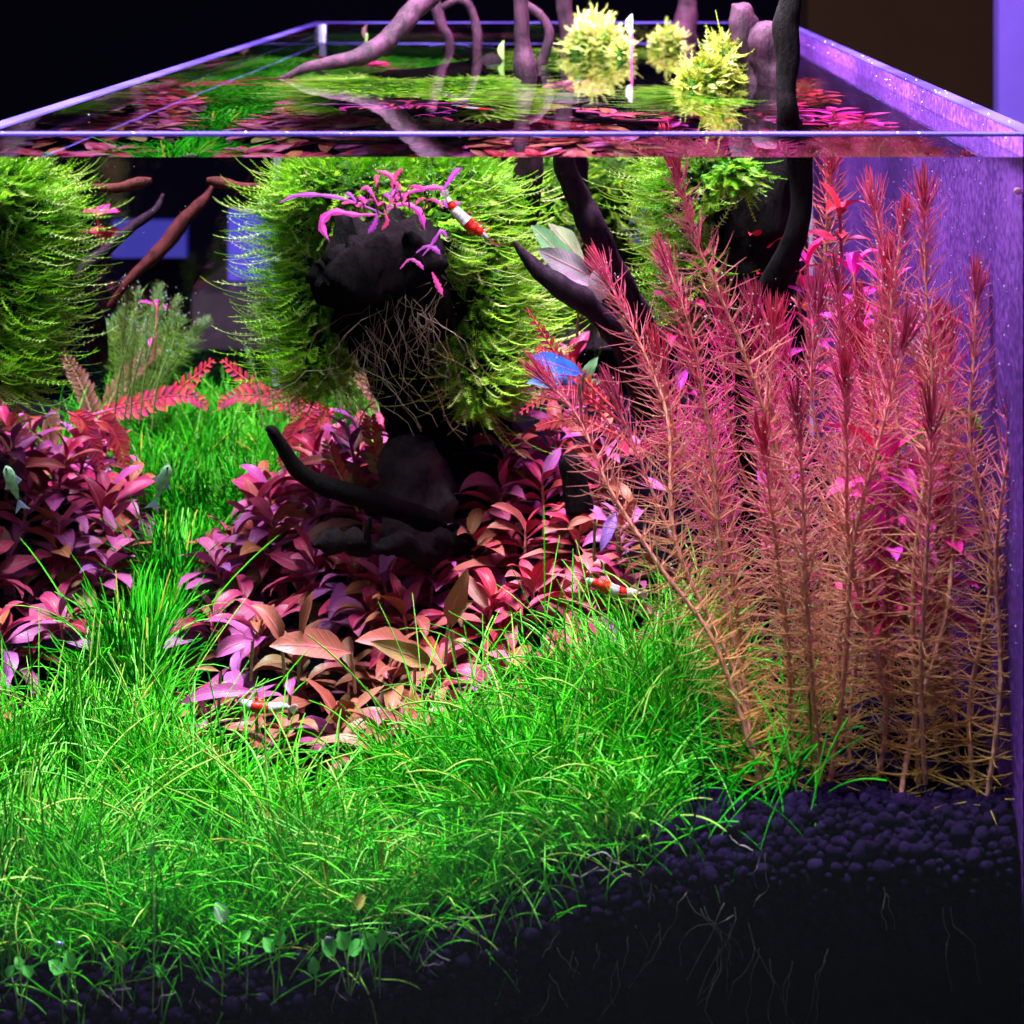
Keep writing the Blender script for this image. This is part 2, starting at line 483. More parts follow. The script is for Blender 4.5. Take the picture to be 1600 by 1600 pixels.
child_box("bottom_pane", (XOL, YF, ZB - 0.012), (XOR, YBO, ZB - G), plain("black_bottom", (0.002, 0.002, 0.003)), tank)
# bead of silicone in the two far corners and the near ones
for x, y in ((XL + 0.001, YB - 0.001), (XR - 0.001, YB - 0.001)):
    mb = MB()
    v, q = tubes(np.array([[[x, y, ZB], [x, y, (ZB + ZR) / 2], [x, y, ZR - 0.002]]]), 0.0022, 8)
    mb.add(v, q)
    o = link("silicone_seam", mb.mesh("silicone_seam"), plain("clear_silicone", (0.5, 0.45, 0.8), 0.3, trans=0.5)); o.parent = tank
    o.matrix_parent_inverse = Matrix.Translation(-Vector(tank.location))

wm = box_mesh("water", (XL + 0.0002, YI + 0.0003, ZB + 0.0004), (XR + 0.001, YB - 0.0003, ZW), split=True)
wm.materials.append(M["water"]); wm.materials.append(M["water_top"])
wm.polygons[5].material_index = 1
water = link("water", wm)
tag(water, kind="structure")

# ------------------------------------------------------------------ soil
nx, ny = 120, 160
gx = np.linspace(XL + 0.0008, XR - 0.0004, nx); gd = np.linspace(0.006, YB - YI - 0.002, ny)
X, D = np.meshgrid(gx, gd, indexing="ij")
Z = ground(X, D) - 0.003
mb = MB()
top = np.stack([X, D + YI, Z], -1).reshape(-1, 3)
idx = np.arange(nx * ny).reshape(nx, ny)
q = np.stack([idx[:-1, :-1], idx[1:, :-1], idx[1:, 1:], idx[:-1, 1:]], -1).reshape(-1, 4)
mb.add(top, q)
bot = top[idx[:, 0]].copy(); bot[:, 2] = ZB + 0.001; bot[:, 1] -= 0.004
k = np.arange(nx - 1)
mb.add(np.vstack([top[idx[:, 0]], bot]), np.stack([k, k + nx, k + nx + 1, k + 1], -1))
soil = link("soil_bed", mb.mesh("soil_bed"), M["soil"])
tag(soil, kind="structure")

def ball_mesh(name, seed, sub=2):
    import bmesh
    bm = bmesh.new()
    bmesh.ops.create_icosphere(bm, subdivisions=sub, radius=1)
    for v in bm.verts:
        v.co *= 1 + 0.34 * noise.noise(v.co * 1.5 + Vector((seed * 7.1, 0, 0))) + 0.10 * noise.noise(v.co * 4 + Vector((0, seed, 0)))
    for f in bm.faces: f.smooth = True
    me = bpy.data.meshes.new(name); bm.to_mesh(me); bm.free()
    return me
balls = [ball_mesh("granule", i) for i in range(6)]
for b in balls: b.materials.append(M["granule"])
bv = []
for b in balls:
    v = np.array([x.co[:] for x in b.vertices]); f = np.array([p.vertices[:] for p in b.polygons]); bv.append((v, f))
# near granules against the front pane: loose packing by rejection, the nearest rows as single parts
placed = []
grid = {}
def try_place(x, d, z, r):
    key = (int(x / 0.012), int(z / 0.012))
    for i in (-1, 0, 1):
        for j in (-1, 0, 1):
            for (a, b_, c, rr) in grid.get((key[0] + i, key[1] + j), ()):
                if (x - a)**2 + (d - b_)**2 + (z - c)**2 < ((r + rr) * 0.86)**2: return False
    grid.setdefault(key, []).append((x, d, z, r)); placed.append((x, d, z, r)); return True
rnd = random.Random(3)
for it in range(34000):
    x = rnd.uniform(XL + 0.004, XR - 0.004)
    r = rnd.choice((0.0018, 0.0026, 0.0032, 0.0038, 0.0046)) * rnd.uniform(0.85, 1.1)
    if rnd.random() < 0.62:
        d = 0.0012 + r + 0.026 * rnd.random()
        z = float(ground(x, d)) - rnd.uniform(-0.0006, 0.002)
    else:
        d = 0.0010 + r + rnd.uniform(0, 0.0012)
        z = float(ground(x, d)) - rnd.uniform(0.0, 0.035)
    try_place(x, d, z, r)
placed.sort(key=lambda p: -(p[2] - float(ground(p[0], p[1]))) - 2.2 * p[3] + max(0, p[0]) * 0.02)
extra = MB()
for i, (x, d, z, r) in enumerate(placed):
    sc = (r * rnd.uniform(0.9, 1.15), r * rnd.uniform(0.85, 1.0), r * rnd.uniform(0.85, 1.1))
    if i < 300:
        o = bpy.data.objects.new("granule", balls[i % 6]); S.collection.objects.link(o)
        o.location = (x, YI + d, z); o.scale = sc; o.rotation_euler = (rnd.random() * 6, rnd.random() * 6, rnd.random() * 6)
        g = rnd.uniform(0.6, 1.3); o.color = (g, g * rnd.uniform(0.85, 1), g * rnd.uniform(0.9, 1.1), 1)
        o.parent = soil
    else:
        v, f = bv[i % 6]
        extra.add(v * np.array(sc) + np.array([x, YI + d, z]), None, f)
# the soil surface behind: smaller count, strewn over the ground where it shows
for i in range(5200):
    x = rnd.uniform(XL + 0.004, XR - 0.004); d = 0.008 + 0.30 * rnd.random()**1.6
    if x < -0.1 and d > 0.1: continue
    r = rnd.uniform(0.0018, 0.0036)
    v, f = bv[i % 6]
    extra.add(v * r + np.array([x, YI + d, float(ground(x, d)) - 0.001]), None, f)
o = link("loose_granules", extra.mesh("loose_granules"), M["granule"], soil); o.color = (0.5, 0.42, 0.5, 1); o["kind"] = "stuff"

# ------------------------------------------------------------------ hairgrass lawn
def dfront(x):
    return np.interp(x, [-0.26, -0.236, -0.20, -0.16, -0.10, -0.06, -0.02, 0.02, 0.06, 0.12], [0.40, 0.29, 0.175, 0.118, 0.122, 0.155, 0.19, 0.22, 0.24, 0.24])
def in_grass(x, d):
    c = (d < dfront(x)) | (x < XL + 0.012 + 0.05 * sstep(0.48, 0.62, d))
    c |= (d > 0.66) & (x < -0.12)
    edge = 0.028 + 0.05 * np.clip((d - 0.02) / 0.25, 0, 1)
    c &= (x < edge)
    return c
def grass_patch(n, dlo, dhi, seed, rad, lmin, lmax, segs=6, keep=None, power=1.0, lean=1.0):
    g = np.random.default_rng(seed)
    x = g.uniform(XL + 0.002, 0.10, n); d = dlo + (dhi - dlo) * g.random(n)**power
    ok = in_grass(x, d)
    if keep is not None: ok &= keep(x, d)
    x, d = x[ok], d[ok]; n = len(x)
    L = (0.55 + 0.45 * sstep(0.0, 0.07, d)) * g.uniform(lmin, lmax, n) * (0.85 + 0.3 * np.sin(x * 60) * np.cos(d * 50))
    az = g.uniform(0, 2 * math.pi, n)
    th0 = np.abs(g.normal(0, 0.42, n)) * lean
    bend = g.uniform(0.1, 1.25, n) * lean
    wild = g.random(n) < 0.10
    th0[wild] += 0.6; L[wild] *= 1.15
    t = np.linspace(0, 1, segs + 1)
    C = np.zeros((n, segs + 1, 3))
    C[:, 0] = np.stack([x, YI + d, ground(x, d) - 0.003], -1)
    for i in range(segs):
        th = th0 + bend * (t[i] + 0.5 / segs)**1.3
        st = L / segs
        C[:, i + 1] = C[:, i] + np.stack([np.sin(th) * np.cos(az), np.sin(th) * np.sin(az), np.cos(th)], -1) * st[:, None]
    # blades do not pass through the panes: those that would lean against the glass are bent back
    C[:, :, 1] = np.maximum(C[:, :, 1], YI + 0.0016 + g.random(n)[:, None] * 0.002)
    C[:, :, 0] = np.maximum(C[:, :, 0], XL + 0.0018)
    r = rad * g.uniform(0.75, 1.2, n)[:, None] * np.array([1.0] * (segs - 1) + [0.95, 0.6])[None]
    v, q = tubes(C, r, 3)
    tint = np.clip(g.normal(0.52, 0.19, n) + 0.16 * np.sin(x * 34 + d * 22 + 1) * np.cos(x * 13 - d * 31), 0, 0.93)
    tint[g.random(n) < 0.025] = 1.0
    return v, q, np.repeat(tint, (segs + 1) * 3)
mb = MB()
for args in ((8500, 0.015, 0.14, 11, 0.00036, 0.030, 0.062, 8), (11000, 0.10, 0.34, 12, 0.00040, 0.034, 0.062, 6),
             (11000, 0.28, 0.87, 13, 0.00046, 0.036, 0.066, 5)):
    v, q, a = grass_patch(*args)
    mb.add(v, q, None, a)
v, q, a = grass_patch(26000, 0.28, 0.87, 14, 0.00055, 0.036, 0.062, 4, keep=lambda x, d: (x < XL + 0.075))
mb.add(v, q, None, a)
v, q, a = grass_patch(6500, 0.020, 0.32, 15, 0.00042, 0.050, 0.105, 10, lean=1.75)
mb.add(v, q, None, np.clip(a + 0.20, 0, 0.95))
v, q, a = grass_patch(420, 0.006, 0.024, 16, 0.00038, 0.040, 0.085, 9, lean=1.5)
mb.add(v, q, None, np.clip(a + 0.15, 0, 0.95))
lawn = link("hairgrass_lawn", mb.mesh("hairgrass_lawn", clamp=True), M["grass"])
tag(lawn, "dense bright green lawn of fine hairgrass over the front left floor", "grass", kind="stuff")
# the few long blades that stand out against the dark soil on the right and over the red leaves
g = np.random.default_rng(5)
mb = MB()
n = 240
x = g.uniform(0.02, 0.10, n); d = g.uniform(0.004, 0.12, n)
pts = []
for i in range(n):
    az = g.uniform(0, 6.28); th = abs(g.normal(0.35, 0.35)); L = g.uniform(0.025, 0.06)
    p = np.array([x[i], YI + d[i], float(ground(x[i], d[i])) - 0.003]); row = [p]
    for s in range(6):
        th += 0.12
        p = p + np.array([math.sin(th) * math.cos(az), math.sin(th) * math.sin(az), math.cos(th)]) * L / 6; row.append(p)
    pts.append(row)
v, q = tubes(np.array(pts), 0.0004, 3)
mb.add(v, q, None, 0.35)
o = link("stray_hairgrass", mb.mesh("stray_hairgrass", clamp=True), M["grass"])
tag(o, "sparse dark green hairgrass straggling in among the feet of the red stems", "grass", kind="stuff")

# ------------------------------------------------------------------ leaves
def leaf_mesh(name, L, Wd, curl, cup, wave, seed, nseg=9, tip=1.0, serr=0.0, stalk=0.08):
    """blade along +X, face up (+Z), drooping by curl; 5 verts across"""
    g = random.Random(seed)
    bow = g.uniform(-0.12, 0.12) * L
    mb = MB(); V = []; UV = []
    p = Vector((0, 0, 0)); a = 0.25 + g.uniform(-0.1, 0.15)
    for i in range(nseg + 1):
        t = i / nseg
        prof = math.sin(math.pi * min(1, max(0, (t - stalk) / (1 - stalk)))**0.85) ** 0.8 if t > stalk else 0.06
        w = Wd * 0.5 * max(prof, 0.07 if t < 0.5 else 0.0)
        w *= g.uniform(0.92, 1.08)
        if i == nseg: w = Wd * 0.01
        nrm = Vector((-math.sin(a), 0, math.cos(a)))
        for j, s in enumerate((-1, -0.5, 0, 0.5, 1)):
            c = p + Vector((0, s * w + bow * t * t, 0)) + nrm * (cup * abs(s)**1.3 * w + wave * w * math.sin(t * 9 + seed + s * 2) * abs(s))
            V.append(c[:]); UV.append((0.5 + s * 0.5, t))
        p = p + Vector((math.cos(a), 0, math.sin(a))) * (L / nseg)
        a -= curl / nseg * (0.6 + t)
    q = []
    for i in range(nseg):
        for j in range(4):
            b = i * 5 + j
            q.append((b, b + 1, b + 6, b + 5))
    mb.add(V, q, None, 0.5, UV)
    return mb.mesh(name, uv=True)

LEAF = [leaf_mesh("leaf", 1.0, 0.27 + 0.035 * (i % 4), 0.5 + 0.27 * (i % 6), 0.25 + 0.12 * (i % 3), 0.14, i) for i in range(12)]
for m_ in LEAF: m_.materials.append(M["leaf"])
THIN = [leaf_mesh("leaf", 1.0, 0.16 + 0.02 * i, 0.9 + 0.2 * i, 0.3, 0.15, 30 + i) for i in range(4)]
for m_ in THIN: m_.materials.append(M["leaf"])
ROUND = [leaf_mesh("leaf", 1.0, 0.72, 0.35, 0.3, 0.04, 50 + i, stalk=0.02) for i in range(3)]
for m_ in ROUND: m_.materials.append(M["leaf"])

RED = [(0.55, 0.04, 0.14), (0.48, 0.03, 0.12), (0.56, 0.13, 0.07), (0.50, 0.17, 0.06), (0.55, 0.10, 0.34), (0.36, 0.012, 0.05), (0.66, 0.12, 0.28), (0.42, 0.10, 0.06), (0.55, 0.15, 0.50), (0.60, 0.12, 0.40)]
MAG_ = None
def tinted(cols, rng, v=0.18):
    c = rng.choice(cols); k = rng.uniform(1 - v, 1 + v) * (0.78 if cols is not MAG_ else 1)
    c = (c[0], c[1] * 0.8, c[2])
    return tuple(min(0.95, max(0.0, x * k * rng.uniform(0.9, 1.1))) for x in c) + (1,)

def put_leaf(parent, me, base, az, pitch, roll, L, col, name="leaf"):
    o = bpy.data.objects.new(name, me); S.collection.objects.link(o)
    o.parent = parent
    mat = Matrix.Translation(base) @ Matrix.Rotation(az, 4, "Z") @ Matrix.Rotation(-pitch, 4, "Y") @ Matrix.Rotation(roll, 4, "X") @ Matrix.Diagonal((L, L, L, 1))
    o.matrix_local = mat
    o.color = col
    return o

def rosette(name, loc, label, cat, group, rng, nleaf=12, L=0.036, h=0.02, cols=RED, meshes=LEAF, pitch=(0.0, 1.0), stemcol=(0.55, 0.15, 0.15, 1), face=None):
    t = empty(name, loc, label, cat, group)
    mb = MB()
    lean = (rng.uniform(-0.25, 0.25), rng.uniform(-0.35, 0.1))
    C = np.array([[[lean[0] * h * s * s, lean[1] * h * s * s, -0.006 + (h + 0.006) * s] for s in np.linspace(0, 1, 5)]])
    v, q = tubes(C, np.array([[0.0013, 0.0012, 0.0011, 0.0010, 0.0006]]), 6)
    mb.add(v, q)
    st = link("stem", mb.mesh("stem"), M["stem"], t); st.color = stemcol
    az = rng.uniform(0, 6.28)
    for i in range(nleaf):
        s = (i + 0.5) / nleaf
        az += math.pi if i % 2 else math.pi / 2 + rng.uniform(-0.5, 0.5)
        lz = h * (0.15 + 0.85 * s)
        pt = pitch[0] + (pitch[1] - pitch[0]) * s**1.4 + rng.uniform(-0.25, 0.25)
        LL = L * (1.05 - 0.45 * s) * rng.uniform(0.8, 1.15)
        # leaves that would poke through a pane turn away from it
        ex = loc[0] + math.cos(az) * LL * 0.9; ey = loc[1] + math.sin(az) * LL * 0.9
        if ex < XL + 0.002 or ex > XR - 0.002: az = math.pi - az
        c = tinted(cols, rng)
        if s < 0.2 and rng.random() < 0.4 and cols is RED: c = tinted([(0.55, 0.36, 0.14), (0.5, 0.30, 0.2)], rng)
        put_leaf(t, rng.choice(meshes), (lean[0] * lz * s, lean[1] * lz * s, lz), az, pt, rng.uniform(-0.5, 0.5), LL, c)
    return t

def wpos(p): return (p.x, p.y, float(ground(p.x, p.y - YI)))

rng = random.Random(21)
# front and middle of the red carpet: spots given by where their foot stands
CARPET = [
 (330, 1120, "low red plant at the lawn's left edge with a long thin pink leaf reaching left"),
 (385, 1100, "red plant with purple pink leaves at the front left corner of the carpet"),
 (452, 1150, "red plant with a broad pointed pink leaf hanging down over the lawn"),
 (520, 1130, "red bronze plant in the carpet's front row with one wide horizontal leaf"),
 (590, 1155, "bronze brown plant at the foot of the carpet touching the lawn"),
 (655, 1150, "ochre and bronze plant at the front of the carpet, right of its middle"),
 (715, 1110, "pink plant at the front edge of the carpet right of the ochre leaves"),
 (770, 1070, "red plant with pale pink leaves half sunk in grass below the pale upright leaf"),
 (830, 1060, "red plant with an orange leaf tip lying on the lawn's top edge"),
 (900, 1045, "pink plant under the red and white banded shrimp by the stems"),
 (960, 1030, "small pink plant at the carpet's right end beside the first tall stem"),
 (330, 1010, "red plant at the carpet's left side with a lilac leaf over the grass"),
 (395, 1020, "tall leaved red plant with upright ribbed purple leaves at left"),
 (470, 1040, "deep red plant between the upright purple leaves and the black knobbly wood"),
 (545, 1050, "red plant directly below the head of the black knobbly wood"),
 (620, 1060, "brown pink plant below the middle of the black knobbly wood"),
 (690, 1045, "red plant with a tall pale upright leaf in the middle of the carpet"),
 (760, 1000, "crimson plant right of the tall pale upright leaf"),
 (830, 985, "crimson plant left of the red and white banded shrimp"),
 (905, 975, "crimson plant behind the red and white banded shrimp"),
 (980, 985, "dark red plant tucked behind the lowest tall stem"),
 (410, 930, "red plant with mixed purple and scarlet leaves left of the black wood"),
 (480, 950, "purple red plant touching the tip of the black knobbly wood"),
 (745, 930, "dusky pink plant right of the black knobbly wood"),
 (820, 910, "wine red plant below the hanging lilac leaf"),
 (900, 905, "scarlet plant under the hanging lilac leaf"),
 (970, 910, "wine red plant between the hanging lilac leaf and the tall stems"),
 (430, 850, "magenta plant at the elbow of the black curved stick"),
 (352, 955, "pink plant whose leaf points left across the grass corridor"),
 (392, 885, "plum plant left of the black wood, above the tall ribbed purple leaves"),
 (362, 915, "rose plant second from the grass corridor behind the pointing pink leaf"),
 (440, 900, "red plant straight left of the black knobbly wood's tip"),
 (425, 838, "dark magenta plant at the carpet's left shoulder under the stick's elbow"),
 (548, 965, "red bronze plant under the thick head of the black knobbly wood"),
 (612, 975, "olive and pink plant under the thin middle of the black knobbly wood"),
 (672, 965, "dusky red plant under the right half of the black knobbly wood"),
 (582, 1005, "bronze plant second row, beneath the black knobbly wood's head"),
 (645, 1015, "ochre plant second row, left of the tall pale upright leaf"),
 (600, 925, "dark leaved plant close under the black knobbly wood"),
 (700, 925, "dim red plant where the black curved stick meets the ground"),
 (500, 860, "pink plant with an upright striped leaf under the black curved stick"),
 (570, 850, "bright red plant between the black curved stick and the knobbly wood"),
 (770, 850, "long leaved dusky plant in shade right of the black curved stick's root"),
 (850, 840, "plant with broad purple pink horizontal leaves behind the hanging lilac leaf"),
 (930, 830, "plant with a drooping lilac leaf at the edge of the tall stems"),
 (500, 780, "orange pink plant above the black curved stick"),
 (560, 770, "red plant against the grey stone's left side"),
 (790, 780, "bronze plant in shadow beside the dark trunk"),
 (870, 760, "round leaved purple plant in shadow beside the small dark stump"),
 (950, 770, "dim purple plant behind the first tall stem"),
]
for i, (px, py, lab) in enumerate(CARPET):
    p, d = onground(px, py)
    py += 60 * float(sstep(930, 1080, py))
    p, d = onground(px, py)
    if py > 1060: nl, L, h = 17, 0.042, 0.020
    elif py > 900: nl, L, h = 20, 0.041, 0.030
    else: nl, L, h = 18, 0.042, 0.034
    px_cols = RED
    if px in (590, 655, 620, 520): px_cols = [(0.45, 0.20, 0.08), (0.50, 0.22, 0.12), (0.60, 0.20, 0.14), (0.35, 0.12, 0.06), (0.55, 0.16, 0.22)]
    if py > 1060 and 440 < px < 740: px_cols = [(0.45, 0.18, 0.06), (0.50, 0.20, 0.10), (0.55, 0.13, 0.14), (0.35, 0.10, 0.05), (0.50, 0.10, 0.26), (0.40, 0.24, 0.08)]
    if px in (760, 830, 905, 820, 900): px_cols = [(0.60, 0.04, 0.09), (0.55, 0.03, 0.06), (0.70, 0.13, 0.20), (0.60, 0.16, 0.12)]
    rosette("red_carpet_plant", wpos(p), lab, "plant", "low red leaved plants of the carpet", rng, nl, L, h, px_cols, LEAF, (-0.3, 0.75))
# the carpet's far side, seen in the left pane's mirror and between trunks
FAR = [(470, 0, 0.56), (520, 0, 0.62), (500, 0, 0.5), (560, 0, 0.52), (600, 0, 0.66), (700, 0, 0.64), (800, 0, 0.6), (880, 0, 0.55)]
for fi, (px, py, dd) in enumerate(FAR):
    x = (px - CX) / F * (YF + dd / 1.333)
    x = max(x, XL + 0.085)
    rosette("red_carpet_plant", (x, YI + dd, float(ground(x, dd))), place_of(fi, len(FAR)) + " of the red plants on the carpet's far side behind the stump", "plant", "low red leaved plants of the carpet", rng, 14, 0.040, 0.03, RED, LEAF, (-0.2, 1.1))

# ------------------------------------------------------------------ driftwood under water
stump = empty("mossy_driftwood", (0, 0, 0), "thick driftwood stump in the middle with a dark blunt end and mossy flanks", "driftwood")
tr = upts([(760, 900, 0.46, 90), (745, 800, 0.45, 95), (710, 700, 0.44, 92), (680, 600, 0.43, 90), (645, 500, 0.42, 88), (625, 400, 0.42, 84), (640, 300, 0.47, 70), (700, 200, 0.52, 45), (760, 120, 0.54, 22)])
branch("trunk", tr, M["dark_wood"], stump, 26, 60, 0.14, 3, 0.5)
kn = upts([(640, 520, 0.40, 55), (606, 470, 0.35, 74), (590, 440, 0.31, 80), (580, 425, 0.285, 72), (578, 420, 0.268, 46), (578, 418, 0.262, 14)])
branch("blunt_end", kn, M["dark_wood"], stump, 34, 50, 0.34, 9, 0.7)
kn = upts([(640, 560, 0.44, 60), (652, 480, 0.34, 40), (655, 440, 0.29, 34), (650, 400, 0.275, 24), (640, 372, 0.27, 12), (636, 362, 0.27, 4)])
branch("side_lobe", kn, M["dark_wood"], stump, 24, 34, 0.4, 19, 0.7)

b = branch("driftwood_branch", upts([(418, 668, 0.26, 5), (428, 678, 0.262, 9), (460, 728, 0.27, 12), (495, 755, 0.275, 14), (540, 770, 0.28, 15), (590, 785, 0.29, 16), (640, 803, 0.31, 17), (680, 820, 0.34, 20), (720, 850, 0.38, 24)]), M["dark_wood"], None, 14, 60, 0.10, 4, 0.2)
tag(b, "black curved driftwood stick pointing up left above the red leaves", "driftwood", "driftwood pieces")
lump = empty("knobbly_driftwood", (0, 0, 0), "black knobbly piece of wood lying among the red leaves", "driftwood", "driftwood pieces")
branch("body", upts([(488, 852, 0.235, 4), (502, 849, 0.238, 12), (525, 845, 0.245, 19), (550, 848, 0.25, 19), (585, 856, 0.265, 13), (620, 850, 0.28, 15), (660, 858, 0.30, 20), (700, 852, 0.33, 20), (740, 850, 0.36, 16)]), M["dark_wood"], lump, 18, 60, 0.3, 14, 0.6)
branch("spur", upts([(573, 850, 0.25, 9), (575, 828, 0.248, 6), (579, 808, 0.246, 3)]), M["dark_wood"], lump, 8, 12, 0.15, 15)
b = branch("driftwood_branch", upts([(882, 215, 0.20, 17), (884, 260, 0.20, 18), (905, 310, 0.21, 20), (925, 350, 0.21, 21), (948, 400, 0.22, 20), (975, 450, 0.23, 21), (1000, 500, 0.25, 20), (1030, 580, 0.28, 22), (1050, 700, 0.30, 24)]), M["purple_wood"], None, 16, 60, 0.10, 7, 0.35)
tag(b, "dark purple branch slanting down from the waterline to the red stems", "driftwood", "driftwood pieces")
b = branch("driftwood_branch", upts([(803, 378, 0.245, 2), (820, 400, 0.245, 8), (850, 430, 0.245, 14), (885, 452, 0.245, 18), (920, 478, 0.25, 18), (955, 515, 0.26, 17), (985, 570, 0.28, 18), (1010, 660, 0.30, 17)]), M["purple_wood"], None, 16, 60, 0.12, 27, 0.12)
tag(b, "short dark branch with a pointed end beside the central moss", "driftwood", "driftwood pieces")

# tall right branch that goes through the water surface
pw = onwater(1232, 188)
above = apts([(1236, -60, 0.838, 17), (1234, 0, 0.835, 17), (1226, 40, 0.832, 20), (1232, 90, 0.83, 17), (1228, 140, 0.829, 15), (1230, 172, 0.828, 17)])
below = upts([(1252, 290, 0.14, 18), (1248, 350, 0.14, 18), (1225, 410, 0.145, 20), (1195, 465, 0.15, 20), (1172, 520, 0.155, 17), (1162, 600, 0.16, 15), (1165, 720, 0.17, 15), (1180, 900, 0.19, 16), (1200, 1150, 0.20, 16)])
b = branch("driftwood_branch", above + [(pw.x, pw.y, pw.z - 0.005, 0.0062)] + below, M["dark_wood"], None, 16, 110, 0.10, 8, 0.3)
tag(b, "tall black branch rising out of the water at right in front of the mossy stump", "driftwood", "driftwood pieces")
# thick stump under and above the water at right
st2 = empty("emergent_stump", (0, 0, 0), "reddish double headed driftwood stump poking out of the water at right", "driftwood", "driftwood pieces")
p1 = onwater(1172, 128)
branch("trunk", [tuple(v) for v in upts([(1175, 900, 0.34, 60), (1172, 760, 0.33, 60), (1170, 620, 0.32, 58), (1172, 500, 0.32, 60), (1176, 400, 0.32, 66), (1185, 300, 0.32, 62)])] + [(p1.x + 0.006, p1.y + 0.01, ZW - 0.012, 0.022)], M["dark_wood"], st2, 22, 60, 0.14, 12, 0.5)
branch("head", [(p1.x + 0.003, p1.y + 0.004, ZW - 0.016, 0.014)] + apts([(1172, 132, 1.05, 33), (1168, 95, 1.05, 30), (1160, 55, 1.05, 26), (1160, 25, 1.05, 22), (1164, 10, 1.05, 16), (1165, 4, 1.05, 5)]), M["pink_wood"], st2, 22, 50, 0.22, 16, 0.6)
branch("head", [(p1.x + 0.016, p1.y - 0.004, ZW - 0.014, 0.012)] + apts([(1206, 135, 1.035, 26), (1204, 95, 1.035, 29), (1196, 60, 1.035, 25), (1192, 42, 1.035, 18), (1190, 34, 1.035, 6)]), M["pink_wood"], st2, 18, 40, 0.2, 17, 0.5)
# long arching branch above the water, left
b = branch("driftwood_branch", apts([(436, 122, 1.082, 2), (450, 119, 1.083, 5), (480, 106, 1.085, 8), (520, 98, 1.09, 11), (565, 88, 1.10, 14), (600, 66, 1.11, 16), (628, 38, 1.12, 17), (650, 12, 1.13, 18), (690, -25, 1.15, 18), (760, -60, 1.18, 18)]), M["pink_wood"], None, 18, 70, 0.10, 31, 0.3)
tag(b, "pinkish arching branch resting its thin tip on the water at upper left", "driftwood", "driftwood pieces")
def drop_to_water(pts, px, py, r, k=0.35, deep=0.16, dy=0.02, seed=0, n=50, label="", mat="pink_wood"):
    p = onwater(px, py)
    d = p.y
    q = list(apts([(a, b_, d, r_ * 0.85) for a, b_, r_ in pts])) + [(p.x, p.y, p.z, r / F * d)]
    q += [(p.x + 0.006 * math.sin(seed), p.y + dy * 0.3, p.z - deep * 0.4, r / F * d * 1.05), (p.x - 0.008 * math.cos(seed), p.y + dy, p.z - deep, r / F * d * 0.9)]
    b = branch("driftwood_branch", q, M[mat], None, 12, n, 0.12, seed, 0.3)
    return tag(b, label, "driftwood", "driftwood pieces")
drop_to_water([(672, -30, 9), (680, 5, 10), (690, 40, 9)], 703, 72, 7, seed=41, label="thin pink twig dropping straight into the water behind the arching branch")
drop_to_water([(690, 12, 6), (715, 0, 7), (733, 8, 8), (743, 40, 8)], 746, 76, 7, seed=43, label="pink hooked twig right of the thin straight one, at the back")
drop_to_water([(812, -30, 14), (814, 20, 14), (816, 70, 14)], 822, 118, 19, seed=45, deep=0.12, label="straight pink grey post standing in the water left of the bright moss")
drop_to_water([(878, -30, 16), (882, 10, 15), (888, 50, 14)], 893, 84, 17, seed=47, deep=0.10, label="brownish branch standing in the bright moss clump at the back")
drop_to_water([(790, -20, 7), (822, 8, 8), (845, 25, 8), (858, 52, 8)], 848, 100, 8, seed=49, deep=0.08, label="bright pink curved twig between the post and the moss clump")
drop_to_water([(1075, -20, 16), (1074, 10, 18), (1070, 35, 20)], 1066, 60, 22, seed=53, deep=0.08, label="magenta pink knob of wood at the back behind the small moss tuft")
# limbs standing behind the central moss that show in the left pane's mirror
LIMB = rocky('reddish_driftwood', (0.015, 0.004, 0.004), (0.09, 0.022, 0.018), 200, 0.7, 0.0016, 0.35)
for k_, (pts, lab) in enumerate((
    ([(140, 292, 0.45, 5), (180, 294, 0.45, 7), (215, 286, 0.45, 8), (236, 282, 0.45, 4)], "thin pale twig just below the water, mirrored in the left pane"),
    ([(155, 560, 0.55, 13), (150, 500, 0.53, 13), (128, 430, 0.52, 13), (160, 395, 0.53, 10), (205, 355, 0.55, 8), (240, 330, 0.56, 7), (254, 304, 0.57, 3)], "dark crooked limb mirrored at left, bent at a knee"),
    ([(170, 480, 0.66, 6), (200, 440, 0.66, 7), (250, 390, 0.67, 8), (290, 340, 0.68, 9), (318, 312, 0.69, 7), (332, 290, 0.70, 3)], "straight reddish brown limb slanting across the blue window at left"))):
    b = branch("driftwood_branch", upts(pts), M["purple_wood"] if k_ == 1 else LIMB, None, 12, 50, 0.14, 60 + k_, 0.4)
    tag(b, lab, "driftwood", "driftwood pieces")
b = branch("stone", upts([(655, 845, 0.36, 60), (652, 800, 0.36, 58), (648, 750, 0.365, 52), (640, 712, 0.37, 42), (636, 695, 0.375, 26), (635, 688, 0.375, 8)]), M["stone"], None, 20, 30, 0.2, 71, 0.5)
tag(b, "grey stone propped under the dark trunk behind the black curved stick", "stone")
b = branch("driftwood_branch", upts([(905, 800, 0.33, 22), (900, 750, 0.33, 20), (893, 722, 0.33, 19), (890, 708, 0.33, 8)]), M["dark_wood"], None, 14, 20, 0.15, 73, 0.3)
tag(b, "short black stub standing among purple leaves right of the trunk", "driftwood", "driftwood pieces")

